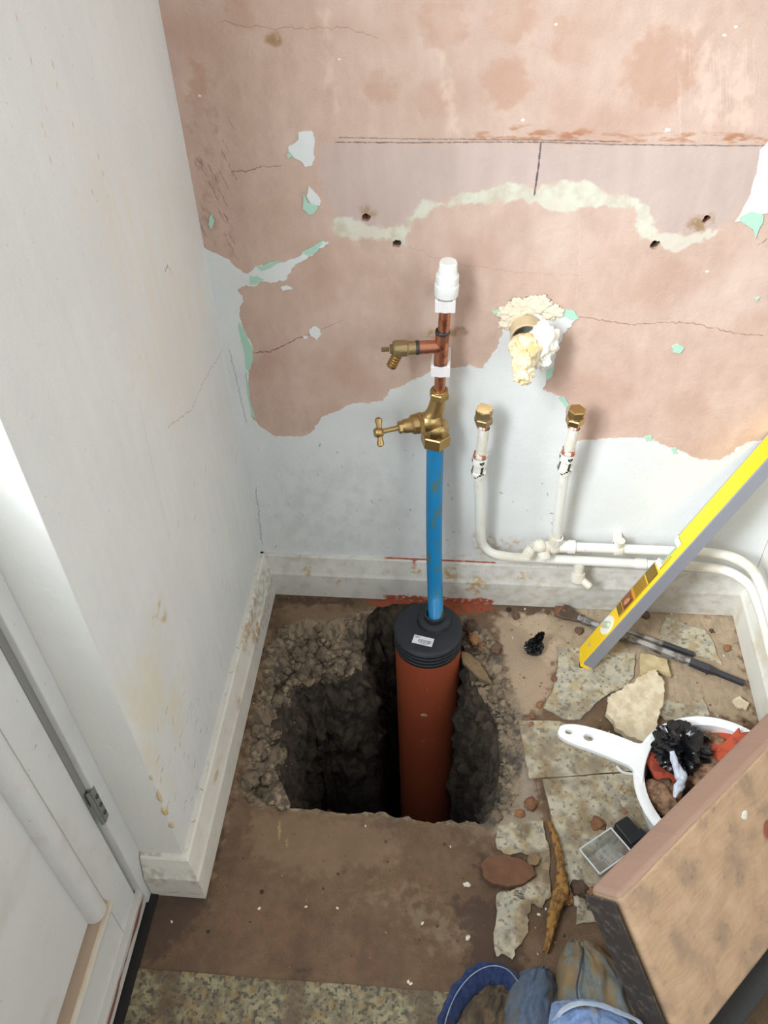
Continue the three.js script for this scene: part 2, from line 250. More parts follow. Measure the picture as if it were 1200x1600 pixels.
  M.plaster = std({ map: wallMap, roughness: 0.9, bumpMap: bump, bumpScale: 0.0012 });

  const s = shapeOf([[-0.02, -0.1], [0.84, -0.1], [0.84, 2.35], [-0.02, 2.35]]);
  for (const [px, py, r] of HOLES) { const p = wz(px, py), h = new THREE.Path(); const pts = []; for (let i = 0; i < 14; i++) { const a = -i / 14 * 2 * Math.PI, q = r * (1 + 0.28 * N2(i * 0.9, px)); pts.push(new THREE.Vector2(p.x + q * Math.cos(a), p.y + q * Math.sin(a))); } h.setFromPoints(pts); s.holes.push(h); }
  const g = new THREE.ExtrudeGeometry(s, { depth: 0.12, bevelEnabled: false }).translate(0, 0, -0.12);
  const wall = struct('wall_back', g, M.plaster, 'pink bare plaster wall with flaking white paint');
  HOLES.forEach(([px, py, r], i) => {
    const p = wz(px, py);
    part('wall_plug', lathe([[0, -0.02], [r * 0.95, -0.02], [r * 0.9, -0.007], [r * 0.45, -0.005], [r * 0.4, -0.016], [0, -0.016]], 14).rotateX(Math.PI / 2).translate(p.x, p.y, 0), std({ color: i % 2 ? S(92, 70, 54) : S(120, 74, 48), roughness: 0.8 }), wall, 'brown wall plug sunk in a screw hole');
  });

  // the white paint that is left, a layer with its own thickness, and the mint coat below it
  const scuffMap = planeMap(1024, 1024, [-0.03, 0, 0.87, 1.1], (px, py) => { const p = wz(px, py); return [p.x, p.y]; }, {
    grime: [[[425, 740], [520, 760], [640, 790], [660, 860], [430, 860]], [[440, 745], [600, 700], [650, 850], [500, 850]]],
    rust: [[[600, 868], [760, 868], [760, 874], [600, 874]], [[740, 830], [880, 858], [1040, 850], [1040, 866], [740, 866]]],
  }, (a, b, at, soft) => {
    const n = f2(a * 6, b * 6, 4), m = f2(a * 60, b * 60, 3), k = N2(a * 300, b * 300);
    let c = [226 + 6 * n + 3 * k, 228 + 6 * n + 3 * k, 228 + 6 * n + 3 * k];
    c = mix(c, [186, 184, 182], 0.3 * soft('grime', a, b, 0.03, 14, 0.04) * sst(f2(a * 30, b * 22, 5), -0.5, 0.8));
    c = mix(c, [196, 160, 130], 0.5 * soft('rust', a, b, 0.006, 50, 0.004) * sst(m, -0.2, 0.6));
    return c;
  }, (mark) => {
    for (let i = 0; i < 46; i++) { const r = rng(700 + i), x = 430 + 470 * r(), y = 690 + 165 * r(); mark([[x, y], [x + 7 * (r() - 0.3), y + 5 * r()]], 0.8 + r(), 'rgba(110,106,102,' + (0.25 + 0.4 * r()).toFixed(2) + ')', 0.002, i); }
    mark([[358, 545], [372, 600], [385, 660]], 0.8, 'rgba(130,126,118,0.7)', 0.002, 90);
    mark([[400, 760], [404, 800], [409, 850]], 1.2, 'rgba(120,112,100,0.6)', 0.003, 91);
  });
  M.wallPaint = std({ map: scuffMap, roughness: 0.6, bumpMap: fineBump, bumpScale: 0.0006 });
  M.mint = std({ color: S(176, 214, 194), roughness: 0.65 });
  const layer = (name, px, depth, amp, n, seed, mat) => { const pts = jag(px.map((p) => { const q = wz(p[0], p[1]); return [q.x, q.y]; }), amp, n, seed); return part(name, new THREE.ExtrudeGeometry(shapeOf(pts), { depth, bevelEnabled: false }).translate(0, 0, -0.0002), mat, wall); };
  const edge = [[346, 400], [360, 408], [369, 417], [379, 426], [386, 427], [395, 421], [408, 413], [428, 412], [450, 406], [472, 395], [490, 386], [505, 376], [515, 379], [505, 386], [493, 393], [481, 402], [463, 412], [455, 425], [447, 437], [430, 441], [410, 439], [400, 446], [386, 445], [377, 447], [372, 456], [380, 462], [381, 470], [376, 477], [374, 490], [377, 502], [387, 527], [394, 545], [394, 562], [388, 578], [386, 600], [390, 630], [393, 650], [405, 666], [420, 676], [432, 682], [455, 681], [478, 680], [490, 672], [498, 660], [505, 650], [520, 645], [540, 634], [552, 630], [575, 631], [598, 627], [607, 612], [620, 606], [640, 596], [660, 588], [676, 578], [690, 575], [720, 573], [735, 570], [755, 576], [765, 560], [775, 545], [780, 530], [785, 515], [788, 502], [783, 492], [771, 487], [785, 481], [797, 472], [812, 470], [830, 464], [845, 471], [860, 480], [880, 484], [895, 487], [903, 497], [893, 505], [886, 512], [880, 520], [874, 535], [868, 550], [866, 565], [860, 585], [848, 607], [865, 615], [880, 622], [885, 636], [886, 665], [892, 688], [925, 687], [950, 685], [980, 684], [1005, 685], [1015, 682], [1025, 690], [1035, 695], [1050, 700], [1065, 705], [1080, 713], [1100, 718], [1125, 719], [1140, 712], [1150, 700], [1165, 692], [1185, 690], [1200, 686]];
  const W = edge.map((p) => { const q = wz(p[0], p[1]); return [q.x, q.y]; });
  const c0 = wz(330, 390), lowerOutline = [[0.0, c0.y + 0.004, 1], ...W, [0.826, W[W.length - 1][1] - 0.002, 1], [0.826, 0.06, 1], [0, 0.06, 1]];
  part('paint_layer', new THREE.ExtrudeGeometry(shapeOf(jag(lowerOutline, 0.0022, 4, 8)), { depth: 0.0016, bevelEnabled: false }).translate(0, 0, -0.0002), M.wallPaint, wall, 'white paint still holding on the lower wall');
  layer('paint_flake', [[467, 206], [487, 204], [492, 217], [490, 233], [492, 246], [487, 258], [477, 260], [469, 250], [454, 242], [450, 229], [458, 225], [467, 217]], 0.0014, 0.001, 3, 31, M.wallPaint);
  layer('paint_flake', [[483, 290], [492, 300], [502, 315], [500, 321], [487, 319], [479, 306]], 0.0014, 0.001, 3, 32, M.wallPaint);
  layer('paint_flake', [[1212, 215], [1200, 221], [1187, 234], [1182, 271], [1173, 303], [1159, 330], [1148, 346], [1159, 344], [1196, 333], [1212, 330], [1300, 330], [1300, 215]], 0.0014, 0.001, 3, 33, M.wallPaint);
  layer('paint_flake', [[483, 515], [492, 509], [500, 515], [502, 522], [495, 531], [486, 524]], 0.0012, 0.001, 3, 34, M.wallPaint);
  layer('paint_flake', [[474, 525], [481, 523], [480, 528], [476, 529]], 0.0012, 0.0006, 2, 35, M.wallPaint);
  layer('paint_flake', [[438, 449], [448, 446], [457, 451], [442, 454]], 0.0012, 0.0008, 3, 36, M.wallPaint);
  const mint = [
    [[375, 502], [387, 527], [395, 543], [396, 560], [391, 578], [385, 577], [383, 557], [376, 527], [372, 510]], [[386, 578], [389, 610], [393, 635], [400, 656], [393, 648], [386, 612], [383, 585]],
    [[390, 431], [402, 430], [414, 436], [402, 443], [391, 443]], [[402, 417], [420, 409], [441, 408], [428, 415], [408, 423]], [[471, 393], [490, 384], [507, 374], [497, 391], [483, 400]],
    [[474, 300], [481, 316], [498, 322], [491, 333], [483, 335], [473, 326]], [[331, 333], [335, 346], [330, 357], [326, 350], [327, 338]], [[450, 247], [449, 239], [454, 236], [458, 242]],
    [[1155, 339], [1173, 330], [1193, 336], [1191, 349], [1184, 362], [1180, 372], [1177, 358], [1159, 346]], [[768, 486], [785, 482], [784, 491], [772, 491]], [[868, 487], [880, 483], [897, 485], [905, 497], [893, 500]],
    [[1049, 540], [1060, 537], [1069, 543], [1062, 551], [1051, 549]], [[1006, 682], [1018, 680], [1020, 688], [1010, 689]], [[1047, 700], [1057, 699], [1060, 708], [1052, 709]], [[872, 620], [882, 620], [889, 632], [884, 636]], [[854, 577], [866, 570], [862, 588], [853, 594]], [[1178, 465], [1187, 463], [1184, 471]],
  ];
  mint.forEach((m, i) => layer('mint_paint_flake', m, 0.0018, 0.0008, 3, 50 + i, M.mint).userData.label = 'mint green undercoat showing');
}

// ------------------------------------------------------------------ left wall, its end face, right wall, hidden walls, ceiling
{
  const leftMap = planeMap(768, 1536, [-0.01, 0, 0.56, 1.14], (px, py) => { const p = lx(px, py); return [p.z, p.y]; }, {
    yellow: [[[170, 1075], [240, 1010], [285, 1060], [280, 1180], [250, 1260], [275, 1310], [262, 1325], [215, 1150]], { e: [245, 965, 12, 16] }, { e: [262, 975, 8, 10] }],
    beige: [[[120, 230], [300, 260], [330, 560], [300, 700], [230, 640], [150, 420]]],
    rust: [{ e: [245, 958, 7, 9] }, { e: [256, 968, 5, 11] }],
  }, (a, b, at, soft) => {
    const n = f2(a * 6, b * 5, 4), m = f2(a * 50, b * 34, 3), k = N2(a * 380, b * 380), st = f2(a * 40, b * 4, 3);
    let c = [222 + 4 * n + 3 * k + 3 * st, 222 + 4 * n + 3 * k + 3 * st, 220 + 4 * n + 3 * k + 2 * st];
    c = mix(c, [222, 212, 200], 0.5 * soft('beige', a, b, 0.06, 8, 0.03) * sst(st, -0.4, 0.5));
    c = mix(c, [222, 208, 176], 0.5 * soft('yellow', a, b, 0.04, 14, 0.03) * sst(f2(a * 11, b * 7, 4), -0.7, 0.4));
    c = mix(c, [196, 156, 110], 0.6 * soft('rust', a, b, 0.008, 60, 0.003) * sst(m, -0.2, 0.4));
    return c;
  }, (mark, g, P) => {
    mark([[356, 532], [340, 560], [318, 595], [300, 640], [262, 668]], 0.9, 'rgba(140,134,122,0.7)', 0.003, 1);
    for (const [x, y, l] of [[82, 95, 12], [88, 125, 12], [72, 165, 9], [65, 190, 10], [70, 205, 10], [48, 92, 9], [25, 22, 10], [78, 245, 9], [113, 190, 9], [153, 240, 9], [143, 295, 8], [160, 268, 7]]) mark([[x, y], [x + 2, y + l]], 1.8, 'rgba(190,152,104,0.5)', 0.001, x);
    mark([[262, 415], [258, 425]], 1.6, 'rgba(110,84,74,0.75)', 0.003, 2); mark([[264, 416], [268, 428]], 1.2, 'rgba(120,94,84,0.6)', 0.003, 3);
    mark([[278, 812], [279, 824]], 1.2, 'rgba(150,96,70,0.8)', 0.001, 4);
    mark([[220, 640], [236, 720], [258, 810], [265, 840]], 0.6, 'rgba(176,168,150,0.6)', 0.002, 5);
    for (let i = 0; i < 40; i++) { const r = rng(900 + i), x = 285 + 110 * r(), y = 700 + 560 * r(); if (y > 1250 - (x - 285) * 2.6) continue; mark([[x, y], [x - 3 * r(), y + 8 + 14 * r()]], 0.6 + 0.7 * r(), 'rgba(118,112,104,' + (0.3 + 0.35 * r()).toFixed(2) + ')', 0.002, 10 + i); }
    for (let i = 0; i < 30; i++) { const r = rng(1900 + i), x = 245 + 70 * r(), y = 1080 + 240 * r(); mark([[x, y], [x - 4 * r(), y + 5 + 9 * r()]], 0.7 + r(), 'rgba(92,88,82,0.6)', 0.002, 60 + i); }
    for (let i = 0; i < 70; i++) { const r = rng(2900 + i), x = 10 + 310 * r(), y = 20 + 800 * r(); mark([[x, y], [x + 1, y + 2]], 0.9, 'rgba(150,130,112,0.35)', 0.001, 80 + i); }
  });
  M.leftPaint = std({ map: leftMap, roughness: 0.7, bumpMap: fineBump, bumpScale: 0.0007 });
  const nib = struct('wall_left', box(-0.22, 0, -0.1, 2.35, -0.12, 0.538), M.leftPaint, 'white painted plaster wall beside the door');
  part('end_face', box(-0.22, -0.0004, -0.1, 2.33, 0.537, 0.5384), M.roomPaint, nib, 'narrow end face of the wall');
  // chipped arris at the corner of the wall, bare plaster showing
  M.chip = std({ color: S(214, 190, 150), roughness: 0.9 });
  for (const [py, l, w] of [[1245, 0.03, 0.003], [1268, 0.02, 0.004], [1290, 0.016, 0.003], [1215, 0.012, 0.002]]) { const px = 280 * (py - 654) / 670, p = hit(px, py, 'z', 0.538); part('chipped_plaster', lump(w, l * 0.5, w * 0.7, py, 1, 0.5, 2).translate(-0.0005, p.y, 0.5375), M.chip, nib); }
  struct('wall_right', box(0.827, 1.75, -0.1, 2.35, -0.12, 0.36), M.roomPaint, 'white wall on the right of the alcove');
  struct('wall_front', box(-0.22, 1.9, -0.1, 2.35, 2.3, 2.42), M.roomPaint);
  struct('wall_side', [box(1.7, 1.82, -0.1, W2.y0, 0.3, 2.32), box(1.7, 1.82, W2.y1, 2.35, 0.3, 2.32), box(1.7, 1.82, W2.y0, W2.y1, 0.3, W2.z0), box(1.7, 1.82, W2.y0, W2.y1, W2.z1, 2.32)], M.roomPaint);
  struct('wall_door', [box(-0.22, -0.062, 2.06, 2.35, 0.538, 1.4), box(-0.22, -0.062, -0.1, 2.35, 1.4, 2.32)], M.roomPaint);
  struct('ceiling', box(-0.22, 1.9, 2.33, 2.45, -0.12, 2.42), M.roomPaint);
  M.glass = std({ color: 0xffffff, transmission: 1, thickness: 0, roughness: 0, ior: 1.5 });
  const w2 = struct('window_1', [box(1.7, 1.76, W2.y0, W2.y0 + 0.05, W2.z0, W2.z1), box(1.7, 1.76, W2.y1 - 0.05, W2.y1, W2.z0, W2.z1), box(1.7, 1.76, W2.y0, W2.y1, W2.z0, W2.z0 + 0.05), box(1.7, 1.76, W2.y0, W2.y1, W2.z1 - 0.05, W2.z1)], M.whitePlastic);
  part('pane', box(1.74, 1.744, W2.y0 + 0.05, W2.y1 - 0.05, W2.z0 + 0.05, W2.z1 - 0.05), M.glass, w2);
}

// ------------------------------------------------------------------ skirting boards
{
  const profile = [[0, 0], [0.018, 0], [0.018, 0.054], [0.0155, 0.06], [0.008, 0.089], [0.0055, 0.092], [0, 0.092]];
  const backMap = planeMap(1024, 256, [0, -0.01, 0.83, 0.11], (px, py) => { const p = wz(px, py, 0.018); return [p.x, p.y]; }, {
    red: [[[612, 871], [650, 872], [757, 877], [757, 884], [700, 884], [655, 881], [648, 890], [640, 880]], [[600, 930], [770, 936], [770, 950], [600, 945]], [[880, 870], [1060, 882], [1060, 888], [880, 880]]],
    grime: [[[430, 865], [1140, 882], [1140, 897], [430, 884]], [[700, 895], [1140, 890], [1140, 962], [700, 940]]],
    ochre: [{ e: [745, 917, 16, 12] }, { e: [705, 900, 12, 8] }, { e: [820, 905, 10, 4] }, { e: [530, 908, 7, 3] }, { e: [480, 893, 6, 6] }, { e: [650, 895, 8, 5] }],
  }, (a, b, at, soft) => {
    const n = f2(a * 14, b * 14, 4), m = f2(a * 70, b * 70, 4), k = N2(a * 400, b * 400);
    let c = [214 + 8 * n + 4 * k, 211 + 8 * n + 4 * k, 205 + 8 * n + 4 * k];
    c = mix(c, [186, 178, 166], 0.4 * sst(f2(a * 22 + 3, b * 22, 5), 0.0, 0.7));
    c = mix(c, [184, 174, 160], 0.5 * soft('grime', a, b, 0.01, 40, 0.008) * sst(f2(a * 30, b * 40, 5), -0.3, 0.6));
    if (m > 0.62) c = mix(c, [120, 110, 98], 0.5);
    c = mix(c, [186, 146, 90], 0.7 * soft('ochre', a, b, 0.006, 60, 0.002) * sst(m, -0.3, 0.3));
    c = mix(c, [156, 62, 38], 0.85 * soft('red', a, b, 0.004, 60, 0.0012) * sst(m, -0.7, 0.1));
    return c;
  });
  const board = (len, map) => std({ map, roughness: 0.55, bumpMap: fineBump, bumpScale: 0.0008 });
  const ex = (p, L) => new THREE.ExtrudeGeometry(shapeOf(p), { depth: L, bevelEnabled: false });
  struct('baseboard_back', metricUV(ex(profile, 0.827).rotateY(-Math.PI / 2).scale(1, 1, 1).translate(0.827, 0, 0)), board(1, backMap), 'dirty white chamfered skirting board with red paint smears');
  const leftBM = planeMap(1024, 256, [-0.01, -0.01, 0.57, 0.11], (px, py) => { const p = lx(px, py, 0.018); return [p.z, p.y]; }, {
    rust: [{ e: [392, 985, 6, 10] }, { e: [402, 990, 4, 12] }, { e: [388, 943, 4, 4] }, { e: [344, 1214, 3, 4] }, { e: [375, 1100, 3, 4] }, { e: [400, 970, 12, 5] }],
    worn: [[[390, 960], [425, 880], [430, 880], [420, 960], [400, 1020]]],
  }, (a, b, at, soft) => {
    const n = f2(a * 14, b * 14, 4), m = f2(a * 60, b * 60, 4), k = N2(a * 400, b * 400);
    let c = [222 + 6 * n + 3 * k, 217 + 6 * n + 3 * k, 208 + 6 * n + 3 * k];
    c = mix(c, [206, 194, 176], 0.5 * sst(f2(a * 20, b * 20, 5), 0.1, 0.7));
    c = mix(c, [176, 168, 156], 0.6 * soft('worn', a, b, 0.01, 30, 0.005) * sst(m, -0.3, 0.3));
    return mix(c, [180, 138, 92], 0.55 * soft('rust', a, b, 0.004, 80, 0.002) * sst(m, -0.5, 0.2));
  }, (mark) => { for (let i = 0; i < 24; i++) { const r = rng(60 + i), t = r(), x = 425 - 150 * t + 12 * r(), y = 890 + 440 * t; mark([[x, y], [x - 2, y + 8 + 8 * r()]], 0.8 + 0.8 * r(), 'rgba(110,100,90,0.55)', 0.002, i); } });
  // the board on the left wall, mitred to the short piece around the wall's end
  const left = ex(profile, 0.5565).translate(0, 0, 0);   // profile x = away from the wall, y = up, extruded along z
  { const p = left.attributes.position; for (let i = 0; i < p.count; i++) { if (p.getZ(i) > 0.3) p.setZ(i, 0.538 + p.getX(i)); else p.setX(i, p.getX(i)); } left.computeVertexNormals(); }
  struct('baseboard_left', metricUV(left), board(1, leftBM), 'scuffed white chamfered skirting board running to the corner');
  const end = ex(profile, 0.1);   // becomes the piece facing the room: x in [-0.058, 0.018]
  { const p = end.attributes.position; for (let i = 0; i < p.count; i++) { const o = p.getX(i), t = p.getZ(i) > 0.05; p.setXYZ(i, t ? o : -0.056, p.getY(i), 0.538 + o); } const ix = end.index; end.computeVertexNormals(); }
  struct('baseboard_nib', metricUV(flip(end)), board(1, leftBM), 'short white skirting return beside the door frame');
  struct('baseboard_right', metricUV(flip(ex(profile, 0.36).scale(-1, 1, 1).translate(0.827, 0, 0))), M.whitePaint, 'white skirting board on the right wall');
}

// ------------------------------------------------------------------ door, frame, threshold
{
  const doorTex = dataTex(512, 512, (u, v) => { const d = fv(u, v, 6, 5, 40), e = fv(u, v, 60, 3, 44); let c = [210 + 8 * d, 209 + 8 * d, 206 + 8 * d]; c = mix(c, [196, 188, 178], 0.4 * sst(fv(u, v, 9, 4, 47), 0.55, 0.85)); return mix(c, [130, 112, 98], sst(e, 0.84, 0.95) * 0.5); }, true, 0.4);
  M.door = std({ map: doorTex, roughness: 0.5, bumpMap: fineBump, bumpScale: 0.0004 });
  const wornTex = dataTex(512, 64, (u, v) => { const n = fv(u, v * 0.2, 10, 5, 51), e = Math.abs(v - 0.56) + 0.5 * (n - 0.5); return mix([198, 194, 188], [130, 84, 70], 1 - sst(e, 0.07, 0.16)); }, true, 0.5, 0.03); wornTex.offset.set(0, -0.010 / 0.03); wornTex.wrapT = THREE.ClampToEdgeWrapping;
  const rustBand = dataTex(512, 64, (u, v) => { const n = fv(u, v * 0.25, 12, 4, 57), e = v + 0.35 * (n - 0.5); let c = mix([206, 200, 188], [178, 150, 116], 0.8 * sst(e, 0.55, 0.8)); return mix(c, [112, 78, 52], sst(e, 0.76, 0.9)); }, true, 0.4, 0.032); rustBand.offset.set(0, -0.113 / 0.032); rustBand.wrapT = THREE.ClampToEdgeWrapping;
  M.worn = std({ map: wornTex, roughness: 0.6 });
  M.rustBead = std({ map: rustBand, roughness: 0.6 });
  const FX = -0.0665, z0 = 0.5725, z1 = 1.32;
  const frame = struct('trim_1', [rbox(-0.16, -0.0575, 0.27, 2.06, 0.538, 0.5625, 0.002), rbox(-0.16, -0.0575, 0, 0.2705, 0.538, 0.568, 0.002)], M.door, 'white door frame with flaking edge');
  part('weather_seal', box(-0.14, -0.0655, 0.27, 2.05, 0.562, 0.573), std({ color: S(134, 132, 128), roughness: 0.7 }), frame, 'grey seal strip in the gap');
  part('frame_head', box(-0.16, -0.0575, 2.02, 2.06, 0.567, 1.4), M.whitePaint, frame); part('frame_jamb', box(-0.16, -0.0575, 0, 2.02, 1.33, 1.4), M.whitePaint, frame);
  const door = new THREE.Group(); door.name = 'door_1'; door.userData = { kind: 'structure', label: 'off-white panelled outside door, glazed above' }; scene.add(door);
  const B = 0.042;   // leaf thickness
  part('stile', rbox(FX - B, FX, 0.03, 2.015, z0, 0.6205, 0.0012), M.door, door);
  part('stile', rbox(FX - B, FX, 0.03, 2.015, 1.27, z1, 0.0012), M.door, door);
  part('bottom_rail', rbox(FX - B, FX, 0.03, 0.112, 0.6212, 1.2695, 0.0012), M.door, door);
  part('middle_rail', rbox(FX - B, FX, 0.72, 0.80, 0.6212, 1.2695, 0.0012), M.door, door);
  part('top_rail', rbox(FX - B, FX, 1.70, 2.015, 0.6212, 1.2695, 0.0012), M.door, door);
  part('panel', box(FX - B + 0.012, FX - 0.009, 0.11, 0.725, 0.618, 1.272), M.door, door);
  part('glazing_mullion', rbox(FX - B, FX, 0.80, 1.70, GL.z1, 1.2695, 0.0012), M.door, door);
  // rounded beads round the panel; the upright one butts on the lower one
  const bead = (len) => { const s = new THREE.Shape(); s.moveTo(0, 0); s.lineTo(0.030, 0); s.lineTo(0.030, 0.003); s.quadraticCurveTo(0.028, 0.016, 0.014, 0.0165); s.quadraticCurveTo(0.003, 0.016, 0, 0.004); return new THREE.ExtrudeGeometry(s, { depth: len, bevelEnabled: false, curveSegments: 8 }); };
  // local x = along the face away from the frame, y = out of the face, z = length
  const basis = (g, X, Y, Z, o) => g.applyMatrix4(new THREE.Matrix4().makeBasis(X, Y, Z).setPosition(o));
  part('panel_bead', metricUV(basis(bead(0.576), V(0, 0, 1), V(1, 0, 0), V(0, 1, 0), V(FX - 0.0092, 0.142, 0.621))), M.door, door);
  part('panel_bead', metricUV(basis(bead(0.648), V(0, 1, 0), V(1, 0, 0), V(0, 0, -1), V(FX - 0.0092, 0.113, 1.269))), M.rustBead, door, 'lower bead stained brown');
  part('panel_bead', metricUV(basis(bead(0.576), V(0, 0, -1), V(1, 0, 0), V(0, -1, 0), V(FX - 0.0092, 0.72, 1.269))), M.door, door);
  part('pane', box(GL.x - 0.003, GL.x + 0.003, GL.y0, GL.y1, 0.6212, GL.z1), M.glass, door);
  // strip along the foot of the door
  part('kick_strip', rbox(FX - 0.001, FX + 0.0085, 0.010, 0.040, z0 - 0.012, z1, 0.001), M.worn, door, 'chipped white strip along the door foot');
  part('draught_seal', box(FX - 0.03, FX + 0.003, 0.003, 0.030, z0, z1), M.black, door);
  // hinge leaf in the chipped frame
  const h0 = lx(152, 1268, -0.0575);
  const hinge = part('hinge', [box(-0.0582, -0.0568, h0.y - 0.034, h0.y + 0.034, 0.559, 0.5685), metricUV(new THREE.CylinderGeometry(0.0026, 0.0026, 0.066, 12).translate(-0.0600, h0.y, 0.5700))], std({ color: S(128, 130, 126), roughness: 0.6, metalness: 0.2 }), door, 'painted-over grey hinge');
  for (const d of [-0.018, 0, 0.018]) part('hinge_screw', lathe([[0, 0.0022], [0.0025, 0.0018], [0.003, 0]], 10).rotateZ(-Math.PI / 2).translate(-0.0568, h0.y + d, 0.5635), std({ color: S(80, 78, 74), roughness: 0.6, metalness: 0.6 }), hinge);
  struct('trim_2', box(-0.2, -0.047, -0.05, 0.0032, 0.553, 1.4), std({ color: S(30, 27, 26), roughness: 0.9 }), 'dark strip for the shaded recess below the door');  // solid strip whose near-black colour carries the shade of the open slot
}

